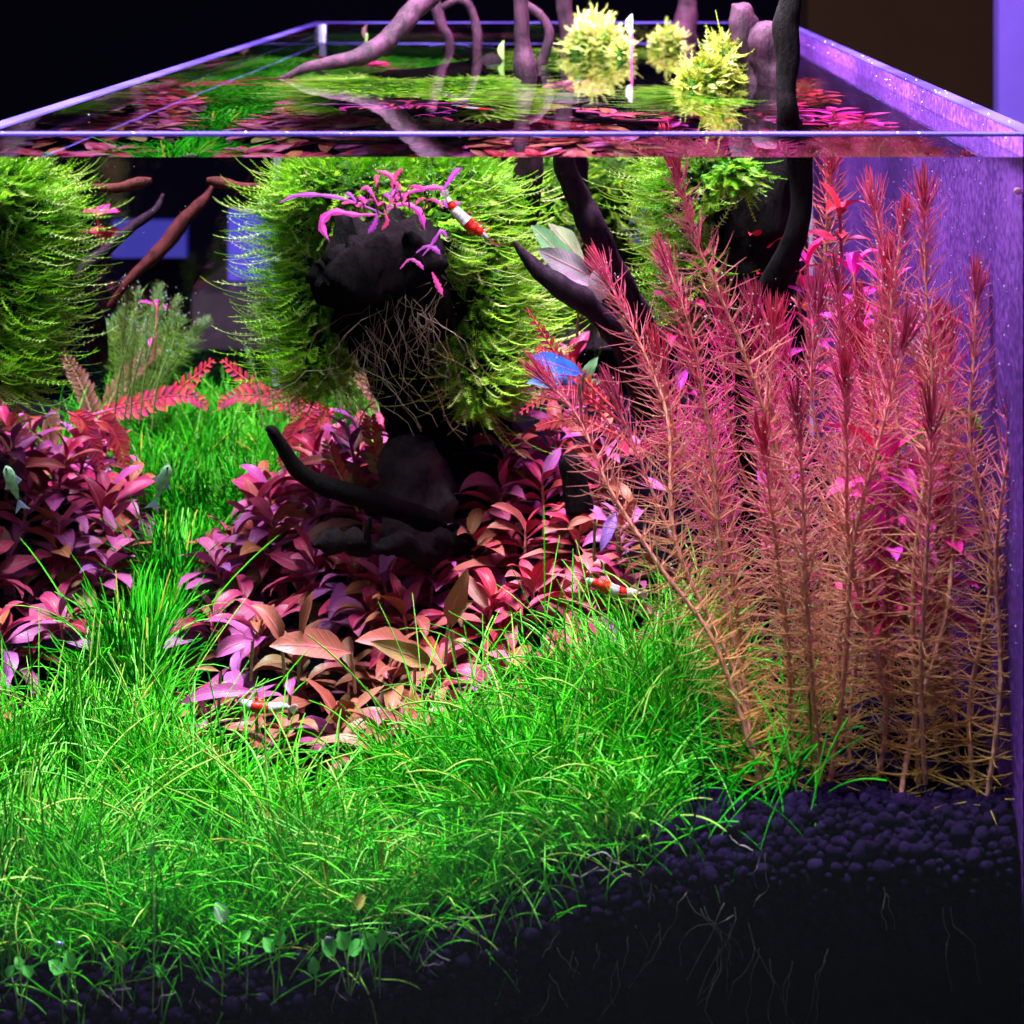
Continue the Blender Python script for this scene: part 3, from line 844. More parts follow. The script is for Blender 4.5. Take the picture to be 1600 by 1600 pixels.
# ------------------------------------------------------------------ moss
def moss_fronds(roots, dirs, L, mb, g, leaflets=13, up=1.0, wid=0.0022, tint0=0.5, rad=0.00022):
    """arching feathery fronds: a fine rib with two rows of little scale leaves"""
    n = len(roots); k = leaflets + 1
    D0 = dirs / (np.linalg.norm(dirs, axis=1, keepdims=True) + 1e-9)
    sag = g.uniform(0.15, 0.6, n); lift = g.uniform(0.2, 1.3, n) * up
    t = np.linspace(0, 1, k)
    C = np.zeros((n, k, 3)); C[:, 0] = roots
    for i in range(k - 1):
        v = D0.copy()
        v[:, 2] += -sag * (1 - t[i]) + lift * t[i]**2
        v /= np.linalg.norm(v, axis=1, keepdims=True)
        C[:, i + 1] = C[:, i] + v * (L / (k - 1))[:, None]
    v, q = tubes(C, rad * np.linspace(1.3, 0.6, k)[None], 3)
    tint = np.clip(tint0 + g.normal(0, 0.16, n), 0, 1)
    mb.add(v, q, None, np.repeat(tint, k * 3))
    Tn = np.gradient(C, axis=1); Tn /= np.linalg.norm(Tn, axis=2, keepdims=True)
    side = np.cross(Tn, g.normal(0, 1, (n, 1, 3)) * 0.5 + np.array([0, 0, 1.0])); side /= np.linalg.norm(side, axis=2, keepdims=True) + 1e-9
    for sg in (-1, 1):
        b0 = C[:, :-1]; tn = Tn[:, :-1]; sd = side[:, :-1] * sg
        w = wid * (1 - 0.55 * t[:-1])[None, :, None] * g.uniform(0.7, 1.25, (n, k - 1, 1))
        tipv = b0 + sd * w + tn * w * 0.75 + g.normal(0, 0.18, (n, k - 1, 3)) * w
        a = b0 + tn * w * 0.28
        P = np.stack([b0 - tn * w * 0.12, a, tipv], 2).reshape(-1, 3)
        tri = np.arange(n * (k - 1) * 3).reshape(-1, 3)
        mb.add(P, None, tri, np.repeat(np.clip(tint + 0.08, 0, 1), (k - 1) * 3))

def ell_sample(c, r, n, g):
    u = g.normal(0, 1, (n, 3)); u /= np.linalg.norm(u, axis=1, keepdims=True)
    return np.array(c) + u * np.array(r), u / np.array(r) / np.linalg.norm(u / np.array(r), axis=1, keepdims=True)

def core(name, parts, parent, mat="moss_core"):
    mb = MB()
    for i, (c, r) in enumerate(parts):
        me = ball_mesh("tmp", 40 + i, 4)
        v = np.array([x.co[:] for x in me.vertices]); f = np.array([p.vertices[:] for p in me.polygons])
        nn = np.array([noise.noise(Vector(p) * 4 + Vector((i, 0, 0))) for p in v])
        v = v * (1 + 0.22 * nn)[:, None]
        bpy.data.meshes.remove(me)
        mb.add(v * np.array(r) + np.array(c), None, f)
    return link(name, mb.mesh(name), M[mat], parent)

def ecc(px, py, d, rx, ry, rz):
    p = uw(px, py, d); s = (YF + d / 1.333) / F
    return (tuple(p), (rx * s, ry, rz * s))

g = np.random.default_rng(31)
def moss_clump(name, label, group, parts, n, Lr, mat="moss", up=1.0, tint0=0.5, keep=None, leaflets=13, wid=0.0022, bias=(0, 0, 0), under=True, corescale=0.8):
    t = empty(name, tuple(parts[0][0]), label, "moss", group)
    inv = Matrix.Translation(-Vector(t.location))
    o = core("moss_bed", [(c, tuple(x * corescale for x in r)) for c, r in parts], t); o.matrix_parent_inverse = inv
    vol = np.array([r[0] * r[2] + r[0] * r[1] for c, r in parts]); vol /= vol.sum()
    mb = MB()
    for (c, r), w in zip(parts, vol):
        m = int(n * w)
        for sh, frac, tt, lk, wk in ((0.98, 0.30, 0.22, 1.15, 1.25), (0.92, 0.40, 0.0, 0.6, 1.4), (0.72, 0.30, -0.2, 0.7, 1.4)):
            P, Nn = ell_sample(c, tuple(x * sh for x in r), int(m * frac), g)
            Dr = Nn + g.normal(0, 0.22, Nn.shape) + np.array(bias) * 1.2
            if under: Dr[:, 2] *= 0.45
            if keep is not None:
                k = keep(P, Nn); P, Dr = P[k], Dr[k]
            L = g.uniform(Lr[0], Lr[1], len(P)) * lk * g.uniform(0.5, 1.35, len(P))
            moss_fronds(P, Dr, L, mb, g, leaflets, up, wid * wk, tint0 + tt, 0.00028)
    me = mb.mesh("fronds", smooth=False)
    if under:
        V = np.zeros(len(me.vertices) * 3, np.float32); me.vertices.foreach_get("co", V); V = V.reshape(-1, 3)
        V[:, 0] = np.clip(V[:, 0], XL + 0.0012, XR - 0.001); V[:, 1] = np.clip(V[:, 1], YI + 0.0012, YB - 0.002)
        V[:, 2] = np.minimum(V[:, 2], ZW - 0.0006)
        me.vertices.foreach_set("co", V.ravel())
    o = link("fronds", me, M[mat], t); o.matrix_parent_inverse = inv; o["kind"] = "stuff"
    return t

MG = "moss clumps grown on the driftwood"
def not_front(P, Nn):      # the blunt end of the stump stays bare
    sx = P[:, 0] / (YF + (P[:, 1] - YI) / 1.333) * F + CX; sz = -P[:, 2] / (YF + (P[:, 1] - YI) / 1.333) * F + CY
    bare = (((sx - 600) / 84)**2 + ((sz - 430) / 92)**2 < 1) | ((np.abs(sx - 625) < 74) & (sz > 460))
    return ~(bare & (P[:, 1] < YI + 0.40))
moss_clump("moss_clump", "feathery yellow green moss on the left flank of the central stump", MG,
           [ecc(492, 330, 0.42, 52, 0.045, 75), ecc(492, 450, 0.41, 46, 0.045, 100), ecc(498, 545, 0.40, 40, 0.045, 62)], 2700, (0.015, 0.036), keep=not_front, bias=(-0.45, -0.1, -0.05), tint0=0.55)
moss_clump("moss_clump", "big shaggy bright green moss mass on the right flank of the central stump", MG,
           [ecc(745, 350, 0.41, 60, 0.05, 90), ecc(755, 470, 0.40, 62, 0.05, 100), ecc(758, 570, 0.39, 55, 0.05, 66), ecc(690, 360, 0.35, 40, 0.03, 60)], 3600, (0.015, 0.034), keep=not_front, bias=(0.45, -0.1, -0.05), tint0=0.58)
moss_clump("moss_clump", "moss cap over the top of the central stump under the magenta plant", MG,
           [ecc(560, 285, 0.38, 110, 0.05, 45), ecc(690, 290, 0.39, 90, 0.05, 50)], 2000, (0.012, 0.026), keep=not_front, bias=(0, -0.35, 0.1), tint0=0.48)
moss_clump("moss_clump", "light green moss column growing down the left side of the right hand stump", MG,
           [ecc(1075, 300, 0.33, 45, 0.035, 80), ecc(1085, 420, 0.33, 38, 0.035, 80)], 1500, (0.015, 0.032), bias=(-0.5, -0.15, 0), tint0=0.6)
moss_clump("moss_clump", "dim green moss far back between the two stumps", MG,
           [ecc(850, 300, 0.70, 60, 0.05, 60), ecc(830, 430, 0.68, 50, 0.05, 110), ecc(955, 300, 0.72, 60, 0.04, 70), ecc(930, 420, 0.76, 90, 0.04, 90)], 2200, (0.016, 0.034), tint0=0.35)
moss_clump("moss_clump", "small dark tuft of moss hanging from the right hand stump", MG,
           [ecc(1150, 268, 0.27, 28, 0.012, 18)], 260, (0.008, 0.016), up=0.3, bias=(0.3, -0.3, -0.6), tint0=0.3)
def acc(px, py, rx, ry, rz, D=None):
    p = onwater(px, py) if D is None else air(px, py, D)
    s = p.y / F
    return ((p.x, p.y, p.z), (rx * s, ry, rz * s))
moss_clump("moss_clump", "brilliant pale moss ball standing out of the water beside the brown branch", MG,
           [acc(948, 86, 30, 0.016, 46), acc(912, 86, 28, 0.014, 50), acc(928, 84, 22, 0.012, 64), acc(972, 90, 14, 0.010, 30)], 1500, (0.004, 0.012), "pale_moss", 0.9, 0.62, under=False, leaflets=7, wid=0.0024)
moss_clump("moss_clump", "yellow green moss mound against the reddish stump above the water", MG,
           [acc(1130, 130, 22, 0.02, 74, None), acc(1104, 134, 26, 0.018, 46), acc(1080, 136, 18, 0.014, 20)], 1400, (0.006, 0.013), "pale_moss", 0.9, 0.30, under=False, leaflets=7, wid=0.0024)
moss_clump("moss_clump", "small pale moss tuft at the back beside the magenta knob of wood", MG,
           [acc(1044, 76, 24, 0.012, 30)], 420, (0.005, 0.010), "pale_moss", 0.9, 0.5, under=False, leaflets=6, wid=0.0024)
# strand of moss caught on the stem tips at right
mb = MB()
pts = upts([(1372, 716, 0.10, 2), (1395, 700, 0.10, 2), (1430, 682, 0.10, 2), (1475, 655, 0.10, 2), (1505, 642, 0.10, 2), (1520, 655, 0.10, 2), (1545, 690, 0.10, 2), (1572, 706, 0.10, 2)])
P = smooth_path(pts, 90)
C = P[:, :3]
v, q = tubes(C[None], 0.0005, 4); mb.add(v, q, None, 0.4)
gg = np.random.default_rng(2)
rt = np.repeat(C, 6, 0) + gg.normal(0, 0.0004, (540, 3)); dr = gg.normal(0, 1, (540, 3)) + np.array([0.4, 0, -0.2])
moss_fronds(rt, dr, gg.uniform(0.002, 0.0045, 540), mb, gg, 4, 0.3, 0.0012, 0.4)
o = link("moss_strand", mb.mesh("moss_strand", smooth=False), M["moss"])
tag(o, "loose yellow green moss strand bent like a hook over the red stem tips", "moss")

# ------------------------------------------------------------------ needle leaved stem plants
def whorl_mesh(name, n, L, pitch, curve, seed, rad=0.00026):
    g = np.random.default_rng(seed)
    k = 5
    az = np.arange(n) / n * 2 * math.pi + g.uniform(0, 6) + g.normal(0, 0.12, n)
    LL = L * g.uniform(0.75, 1.15, n)
    C = np.zeros((n, k + 1, 3))
    LL *= g.uniform(0.55, 1.2, n)
    C[:, 0] = np.stack([np.cos(az), np.sin(az), 0 * az + g.normal(0, 0.9, n)], -1) * 0.0007
    pt = pitch + g.normal(0, 0.24, n); cv = curve * g.uniform(-0.5, 2.0, n); tw = g.normal(0, 0.35, n)
    for i in range(k):
        C[:, i + 1] = C[:, i] + np.stack([np.cos(az) * np.cos(pt), np.sin(az) * np.cos(pt), np.sin(pt)], -1) * (LL / k)[:, None]
        pt = pt + cv / k; az = az + tw / k
    mb = MB()
    v, q = tubes(C, rad * np.array([1.2, 1.1, 1.0, 0.85, 0.6, 0.2])[None], 4)
    mb.add(v, q)
    me = mb.mesh(name); me.materials.append(M["needle"])
    return me
WLOW = [whorl_mesh("whorl", 11, 0.0155, 0.10, 0.5, i, 0.00015) for i in range(9)]
WMID = [whorl_mesh("whorl", 11, 0.0160, 0.50, 0.35, 10 + i, 0.00017) for i in range(9)]
WTOP = [whorl_mesh("whorl", 11, 0.0140, 0.95, 0.10, 20 + i, 0.00020) for i in range(5)]
def tip_mesh(seed):
    g = np.random.default_rng(seed); mb = MB()
    for lv in range(6):
        n = 6; k = 5
        az = g.uniform(0, 6.28, n); L = (0.013 - 0.0009 * lv) * g.uniform(0.7, 1.2, n)
        C = np.zeros((n, k + 1, 3)); C[:, 0] = np.stack([np.cos(az) * .0005, np.sin(az) * .0005, np.full(n, lv * 0.0017)], -1)
        pt = 1.12 + 0.06 * lv + g.normal(0, 0.06, n)
        for i in range(k):
            C[:, i + 1] = C[:, i] + np.stack([np.cos(az) * np.cos(pt), np.sin(az) * np.cos(pt), np.sin(pt)], -1) * (L / k)[:, None]
            pt = pt + 0.03
        v, q = tubes(C, 0.00021 * np.array([1.2, 1.2, 1.1, 0.9, 0.7, 0.3])[None], 4); mb.add(v, q)
    me = mb.mesh("growing_tip"); me.materials.append(M["needle"]); return me
TIPS = [tip_mesh(i) for i in range(4)]

bub_pts = []
def frame(tan):
    q = Vector(tan).to_track_quat("Z", "Y").to_matrix().to_4x4()
    return q
def whorled(name, pts, label, cat, group, rng, dens=1.0, scale=1.3, low=(0.66, 0.37, 0.06), mid=(0.85, 0.30, 0.22), top=(0.85, 0.10, 0.28), stemc=(0.62, 0.24, 0.20), tipc=(0.50, 0.04, 0.10), sr=0.0011, topfrac=0.75, tips=True, spacing=0.0072):
    P = smooth_path(pts, 60); C = P[:, :3]
    seg = np.linalg.norm(np.diff(C, axis=0), axis=1); s = np.concatenate([[0], np.cumsum(seg)]); Ltot = s[-1]
    base = Vector(C[0])
    t = empty(name, base, label, cat, group)
    mb = MB()
    rr = np.interp(s / Ltot, [0, 0.6, 1], [sr * 1.1, sr * 0.9, sr * 0.35]) * (1 + 0.10 * (np.sin(s / spacing * 2 * math.pi) > 0.92))
    v, q = tubes((C - C[0])[None], rr[None], 7); mb.add(v, q)
    o = link("stem", mb.mesh("stem"), M["stem"], t); o.color = (*[c * rng.uniform(0.85, 1.1) for c in stemc], 1)
    n = max(6, int(Ltot / spacing * dens))
    for i in range(n):
        u = (i + 0.6) / n
        sp = spacing_map(u)
        x = np.array([np.interp(sp * Ltot, s, C[:, j]) for j in range(3)])
        x2 = np.array([np.interp(min(sp + 0.02, 1.0) * Ltot, s, C[:, j]) for j in range(3)])
        x1 = np.array([np.interp(max(sp - 0.02, 0.0) * Ltot, s, C[:, j]) for j in range(3)])
        tan = Vector(x2 - x1).normalized()
        if sp < 0.5: me = rng.choice(WLOW); 
        elif sp < 0.86: me = rng.choice(WMID)
        else: me = rng.choice(WTOP)
        a = np.array(low); b_ = np.array(mid); c_ = np.array(top)
        col = a + (b_ - a) * min(1, sp / 0.6) if sp < 0.6 else b_ + (c_ - b_) * (sp - 0.6) / 0.4
        col = np.clip(col * rng.uniform(0.75, 1.2), 0, 0.95)
        w = bpy.data.objects.new("leaf_whorl", me); S.collection.objects.link(w); w.parent = t
        sc = scale * (0.85 + 0.3 * rng.random()) * (1.0 if sp < 0.9 else 0.9)
        w.matrix_local = Matrix.Translation(Vector(x) - base) @ frame(tan) @ Matrix.Rotation(rng.uniform(0, 6.28), 4, "Z") @ Matrix.Diagonal((sc, sc, sc, 1))
        w.color = (*col, 1)
        if sp > 0.35 and scale > 1 and rng.random() < 0.8:
            for _ in range(rng.randint(1, 3)):
                bub_pts.append((x[0] + rng.gauss(0, 0.005), x[1] + rng.gauss(0, 0.005) - 0.002, x[2] + rng.gauss(0, 0.004) + 0.003))
    if tips:
        x = C[-1]; tan = Vector(C[-1] - C[-4]).normalized()
        w = bpy.data.objects.new("growing_tip", rng.choice(TIPS)); S.collection.objects.link(w); w.parent = t
        w.matrix_local = Matrix.Translation(Vector(x) - base - tan * 0.006) @ frame(tan) @ Matrix.Rotation(rng.uniform(0, 6.28), 4, "Z") @ Matrix.Scale(scale * rng.uniform(0.9, 1.2), 4)
        w.color = (*[c * rng.uniform(0.8, 1.3) for c in tipc], 1)
        for _ in range(10):
            bub_pts.append((x[0] + rng.gauss(0, 0.003), x[1] + rng.gauss(0, 0.003) - 0.002, x[2] + rng.gauss(0, 0.005) + 0.002))
    return t
def spacing_map(u): return u * (1.25 - 0.25 * u)      # internodes shorten towards the tip

rng = random.Random(99)
SG = "tall red needle leaved stems"
STEMS = [  # image points base -> tip, depth at base and tip, label
 ([(1275, 1305), (1268, 1050), (1235, 800), (1165, 560), (1100, 380), (1055, 262)], 0.045, 0.10, "tallest red stem, its tip touching the waterline left of the black branch"),
 ([(1200, 1250), (1160, 1080), (1130, 900), (1110, 700), (1085, 520), (1042, 412)], 0.05, 0.12, "red stem with magenta tip just below and left of the tallest one"),
 ([(1190, 1240), (1130, 1050), (1080, 850), (1040, 660), (1000, 540), (945, 428)], 0.04, 0.14, "red stem with a fiery tip between the two dark branches"),
 ([(1195, 1225), (1110, 1020), (1040, 890), (965, 770), (905, 660), (850, 590)], 0.03, 0.10, "leftmost red stem, leaning out over the red carpet"),
 ([(1440, 1300), (1420, 1130), (1425, 900), (1440, 650), (1450, 450), (1444, 312)], 0.03, 0.08, "tallest stem of the right half, its tip against the violet pane"),
 ([(1400, 1292), (1430, 1130), (1500, 940), (1490, 700), (1400, 500), (1366, 318)], 0.02, 0.14, "slim stem that crosses diagonally at its foot and ends in a small pink tip"),
 ([(1465, 1290), (1440, 1100), (1415, 900), (1400, 700), (1398, 500), (1411, 345)], 0.06, 0.12, "stem with short dark pink tip left of the tallest right hand stem"),
 ([(1320, 1270), (1340, 1080), (1360, 900), (1370, 700), (1378, 550), (1384, 418)], 0.08, 0.12, "stem with dark wine tip in the middle of the right half"),
 ([(1525, 1282), (1520, 1100), (1545, 900), (1535, 700), (1530, 560), (1526, 448)], 0.03, 0.07, "rightmost tall stem with olive red tip before the violet pane"),
 ([(1540, 1270), (1560, 1080), (1575, 900), (1582, 760), (1584, 650)], 0.02, 0.03, "short stem cut by the right edge of the view"),
 ([(1500, 1280), (1490, 1080), (1480, 880), (1480, 680), (1470, 510)], 0.07, 0.10, "stem with bent tip between the two rightmost tall stems"),
 ([(1290, 1270), (1320, 1060), (1330, 850), (1380, 690), (1414, 525)], 0.03, 0.05, "near stem with dark feathery brush tip right of centre of the thicket"),
 ([(1345, 1285), (1310, 1060), (1300, 850), (1290, 640), (1276, 475)], 0.06, 0.10, "stem with dark brown red brush tip beside the black branch"),
 ([(1330, 1280), (1300, 1060), (1290, 850), (1310, 640), (1306, 440)], 0.10, 0.15, "stem with bubbly pink tip over the magenta leaves"),
 ([(1240, 1260), (1235, 1050), (1225, 850), (1215, 690), (1208, 512)], 0.08, 0.12, "stem with narrow pink tip right of the black branch's bend"),
 ([(1290, 1290), (1275, 1080), (1262, 900), (1255, 760), (1245, 640)], 0.03, 0.04, "shorter near stem with a small crimson tip in the thicket's middle"),
 ([(1360, 1290), (1370, 1100), (1350, 880), (1330, 720), (1320, 592)], 0.04, 0.05, "near stem with violet pink tip left of the brush tipped one"),
 ([(1230, 1250), (1215, 1050), (1200, 860), (1192, 690)], 0.05, 0.05, "short crimson tipped stem near the thicket's left half"),
 ([(1210, 1240), (1170, 1050), (1120, 850), (1070, 700), (1030, 560)], 0.07, 0.12, "red stem with pink tip under the fiery tipped stem"),
 ([(1215, 1240), (1150, 1060), (1075, 900), (1010, 760), (960, 620)], 0.06, 0.13, "pink stem leaning left second from the leftmost"),
 ([(1450, 1295), (1455, 1100), (1440, 940), (1450, 780), (1455, 660)], 0.03, 0.04, "near stem ending below the hooked moss strand"),
]
def stem_pts(pp, d0, d1):
    out = []
    for i, (px, py) in enumerate(pp):
        u = i / (len(pp) - 1)
        d = d0 + (d1 - d0) * u + 0.006
        p = uw(px, py, d)
        if i == 0:
            p.z = min(p.z, float(ground(p.x, d)) + 0.002)
        if 0 < i < len(pp) - 1: p.x += rng.gauss(0, 0.0028); p.y += abs(rng.gauss(0, 0.004))
        out.append((p.x, p.y, p.z, 0.001))
    return out
for pp, d0, d1, lab in STEMS:
    whorled("red_stem_plant", stem_pts(pp, d0, d1), lab, "plant", SG, rng)
for i, px in enumerate(sorted(rng.uniform(1000, 1560) for _ in range(23))):
    back = rng.uniform(0.12, 0.24)
    top = 470 + 90 * rng.random() + (190 if px < 1100 else 0) * rng.random() + max(0, (px - 1400)) * 0.5
    bx = 1180 + (px - 1000) * 0.62 + rng.uniform(-25, 25)
    p0, dd = uw(bx, 1200, back), back
    p0.z = float(ground(p0.x, back))
    p0 = Vector((min(p0.x, XR - 0.012), p0.y, p0.z))
    mid_ = uw((bx + px) / 2 + rng.uniform(-15, 15), 850, back)
    mid2 = uw(bx * 0.25 + px * 0.75 + rng.uniform(-12, 12), 670, back)
    tip = uw(px, top, back)
    pts = [(min(v.x, XR - 0.012), v.y, v.z, 0.001) for v in (p0, mid_, mid2, tip)]
    whorled("red_stem_plant", pts, place_of(i, 23) + " of the hazy second rank of needle stems behind the nearer tips", "plant", "second rank of needle leaved stems", rng, 0.85, 1.3, mid=(0.85, 0.08, 0.34), top=(0.85, 0.03, 0.30), low=(0.50, 0.17, 0.08))
# orange plume stem in the far right corner
whorled("red_stem_plant", [(*uw(1288, 640, 0.42), 0.001), (*uw(1285, 500, 0.42), 0.001), (*uw(1290, 380, 0.42), 0.001), (*uw(1298, 256, 0.42), 0.001)], "soft orange plume stem in the far corner right of the black branch", "plant", SG, rng, 1.5, 1.35, low=(0.7, 0.28, 0.10), mid=(0.75, 0.25, 0.12), top=(0.8, 0.08, 0.15), spacing=0.008)
# green needle stems behind the central moss (they show left of it and in the left pane)
GS = [(410, 610, 385, 545), (430, 600, 398, 478), (445, 600, 420, 520), (455, 630, 430, 560), (470, 610, 440, 500)]
for i, (bx, by, tx, ty) in enumerate(GS):
    a, b_ = uw(bx, by + 60, 0.56), uw(tx, ty, 0.56)
    m_ = (a + b_) / 2 + Vector((0.003, 0, 0))
    whorled("green_stem_plant", [(*a, .001), (*m_, .001), (*b_, .001)], place_of(i, 5) + " of the slim green stems between central moss and pink fronds", "plant", "green needle leaved stems", rng, 1.8, 0.42, low=(0.10, 0.20, 0.03), mid=(0.16, 0.34, 0.06), top=(0.30, 0.50, 0.20), stemc=(0.2, 0.3, 0.08), tipc=(0.30, 0.5, 0.2), sr=0.0007, spacing=0.006)
for i in range(17):
    tx = 170 + i * 9 + rng.uniform(-3.5, 3.5); ty = rng.uniform(455, 540) + (40 if i > 12 or i < 3 else 0)
    bx = 205 + (tx - 240) * 0.35; d_ = rng.uniform(0.66, 0.76)
    ty -= 15; a, b_ = uw(bx, 650, d_), uw(tx, ty, d_)
    m_ = (a + b_) / 2 + Vector((rng.uniform(-.004, .004), 0, 0.004))
    whorled("green_stem_plant", [(*a, .001), (*m_, .001), (*b_, .001)], place_of(i, 17) + " of the green needle stems bunched before the back pane at left", "plant", "green needle leaved stems", rng, 1.9, 0.72, low=(0.10, 0.26, 0.02), mid=(0.18, 0.44, 0.03), top=(0.34, 0.60, 0.10), stemc=(0.2, 0.3, 0.08), tipc=(0.26, 0.44, 0.16), sr=0.0008, spacing=0.007)

# ------------------------------------------------------------------ feathery lobed fronds
LOBE = leaf_mesh("leaflet", 1.0, 0.42, 0.4, 0.2, 0.05, 77, 5); LOBE.materials.append(M["leaf"])
def frond_plant(name, strands, label, cat, group, cols, rng, lobeL=0.0072, per=18):
    b0 = Vector(strands[0][0][:3])
    t = empty(name, b0, label, cat, group)
    for st in strands:
        P = smooth_path(st, per * 2); C = P[:, :3]
        mb = MB(); v, q = tubes((C - np.array(b0))[None], np.linspace(0.0009, 0.0003, len(C))[None], 6); mb.add(v, q)
        o = link("midrib", mb.mesh("midrib"), M["stem"], t); o.color = (*[min(.95, c * 1.1) for c in rng.choice(cols)], 1)
        for i in range(2, len(C) - 1):
            tan = Vector(C[min(i + 1, len(C) - 1)] - C[i - 1]).normalized()
            side = tan.cross(Vector((0, -1, 0.35))).normalized()
            u = i / len(C)
            sg = 1 if i % 2 else -1
            X = (tan * 0.75 + side * sg * 0.75).normalized()
            Zv = X.cross(tan).normalized() * (1 if sg > 0 else -1)
            if Zv.z < 0: Zv = -Zv
            Yv = Zv.cross(X)
            mat = Matrix((X, Yv, Zv)).transposed().to_4x4()
            L = lobeL * (0.55 + 0.8 * math.sin(math.pi * min(1, u * 0.9 + 0.15))) * rng.uniform(0.85, 1.15)
            o = bpy.data.objects.new("leaflet", LOBE); S.collection.objects.link(o); o.parent = t
            o.matrix_local = Matrix.Translation(Vector(C[i]) - b0) @ mat @ Matrix.Scale(L, 4)
            o.color = tinted(cols, rng, 0.15)
    return t
PK = [(0.75, 0.06, 0.07), (0.70, 0.035, 0.09), (0.75, 0.12, 0.08), (0.62, 0.04, 0.16)]
def U(l, d): return [(*uw(px, py, d), 0.001) for px, py in l]
frond_plant("feathery_plant", [U([(520, 640), (480, 640), (430, 625), (380, 590), (347, 562)], 0.60), U([(520, 645), (470, 632), (420, 620), (370, 618), (340, 636)], 0.58),
                               U([(525, 640), (500, 655), (485, 690), (470, 735)], 0.54), U([(490, 655), (470, 660), (452, 690), (440, 730)], 0.55)],
            "salmon pink plant with serrated feather fronds left of the stump", "plant", "feathery serrated plants", PK, rng)
frond_plant("feathery_plant", [U([(960, 640), (930, 610), (895, 575), (862, 555), (838, 545)], 0.28), U([(970, 660), (920, 620), (885, 610), (850, 620), (812, 645)], 0.26),
                               U([(985, 690), (940, 668), (900, 655), (860, 660), (838, 668)], 0.24), U([(950, 660), (900, 600), (860, 540), (822, 480)], 0.27)],
            "salmon pink serrated fronds arching left out of the red stems", "plant", "feathery serrated plants", PK, rng, 0.0046)
frond_plant("feathery_plant", [U([(600, 760), (590, 720), (583, 680), (578, 650)], 0.40), U([(560, 800), (540, 760), (520, 720), (512, 690)], 0.40)],
            "short pink and ochre serrated plant between the stone and the pink fronds", "plant", "feathery serrated plants", PK + [(0.5, 0.35, 0.12)], rng, 0.007, 12)
frond_plant("feathery_plant", [U([(155, 690), (175, 620), (215, 570), (250, 545)], 0.72), U([(150, 690), (140, 640), (120, 590), (95, 550)], 0.72), U([(40, 740), (35, 690), (30, 650)], 0.66), U([(70, 740), (75, 690), (85, 640)], 0.66)],
            "tan brown serrated plant seen mirrored in the left pane", "plant", "feathery serrated plants", [(0.50, 0.24, 0.12), (0.55, 0.28, 0.18), (0.45, 0.2, 0.12)], rng, 0.008)

# ------------------------------------------------------------------ other leafy plants
MAG = MAG_ = [(0.95, 0.02, 0.34), (0.95, 0.01, 0.20), (0.95, 0.04, 0.60), (0.90, 0.01, 0.30)]
def tiered(name, px, pts, d, label, rng, L=0.02, cols=MAG, tiers=6, meshes=LEAF, group="magenta leaved stems"):
    a, b_ = uw(px, pts[1], d), uw(px + rng.uniform(-10, 10), pts[0], d)
    t = empty(name, a, label, "plant", group)
    mb = MB(); v, q = tubes(np.array([[(b_ - a) * s for s in np.linspace(0, 1, 6)]]), 0.001, 6); mb.add(v, q)
    o = link("stem", mb.mesh("stem"), M["stem"], t); o.color = (0.6, 0.12, 0.15, 1)
    az = rng.uniform(0, 6)
    for i in range(tiers):
        s = (i + 0.7) / tiers
        az += 1.2
        for k in range(4):
            put_leaf(t, rng.choice(meshes), (b_ - a) * s, az + k * math.pi / 2 + rng.uniform(-.3, .3), rng.uniform(-0.1, 0.5) + 0.6 * (s > 0.9), rng.uniform(-.4, .4), L * rng.uniform(0.8, 1.2), tinted(cols, rng))
    return t
rng = random.Random(5)
tiered("magenta_leaf_plant", 1385, (715, 1010), 0.095, "glowing magenta broad leaved plant behind the thinnest part of the stems", rng, 0.032, tiers=8)
tiered("magenta_leaf_plant", 1460, (790, 1000), 0.10, "shorter magenta plant right of the glowing one, screened by stems", rng, 0.028, tiers=5)
tiered("magenta_leaf_plant", 1400, (930, 1160), 0.18, "dim red leaves low down behind the stems", rng, 0.02, tiers=3)
tiered("magenta_leaf_plant", 1215, (700, 900), 0.2, "crimson leaves glimpsed between the stems left of the glowing magenta plant", rng, 0.02, tiers=4)
for i, (px, a, b_, d, lab) in enumerate([(1250, 250, 520, 0.40, "tall scarlet plant in the far corner behind the black branch"), (1320, 330, 520, 0.36, "scarlet plant beneath the orange plume stem"), (1268, 405, 620, 0.30, "hot pink broad leaves just right of the black branch's bend"),
                              (1330, 425, 620, 0.28, "hot pink broad leaves above the middle stem tips"), (1380, 455, 640, 0.26, "magenta leaves before the violet pane behind the tips"), (1060, 480, 700, 0.30, "magenta leaves between the two left stem tips"),
                              (1200, 390, 600, 0.30, "dark red leaves left of the black branch's bend")]):
    tiered("magenta_leaf_plant", px, (a, b_), d, lab, rng, 0.022 if i else 0.018, MAG if i in (2, 3, 4, 5) else [(0.70, 0.03, 0.06), (0.6, 0.06, 0.05), (0.75, 0.05, 0.12)], tiers=5)
tiered("magenta_leaf_plant", 870, (285, 420), 0.70, "small scarlet leaved plant far back beside the slanting branch", rng, 0.013, [(0.75, 0.02, 0.12), (0.8, 0.04, 0.2)], 4, ROUND)
tiered("magenta_leaf_plant", 240, (470, 560), 0.72, "magenta tuft mirrored in the left pane above the green stems", rng, 0.022, [(0.85, 0.03, 0.45)], 2, THIN)
tiered("magenta_leaf_plant", 160, (330, 400), 0.62, "bright red leaf tuft mirrored in the left pane by the moss", rng, 0.016, [(0.85, 0.03, 0.2)], 2, ROUND)
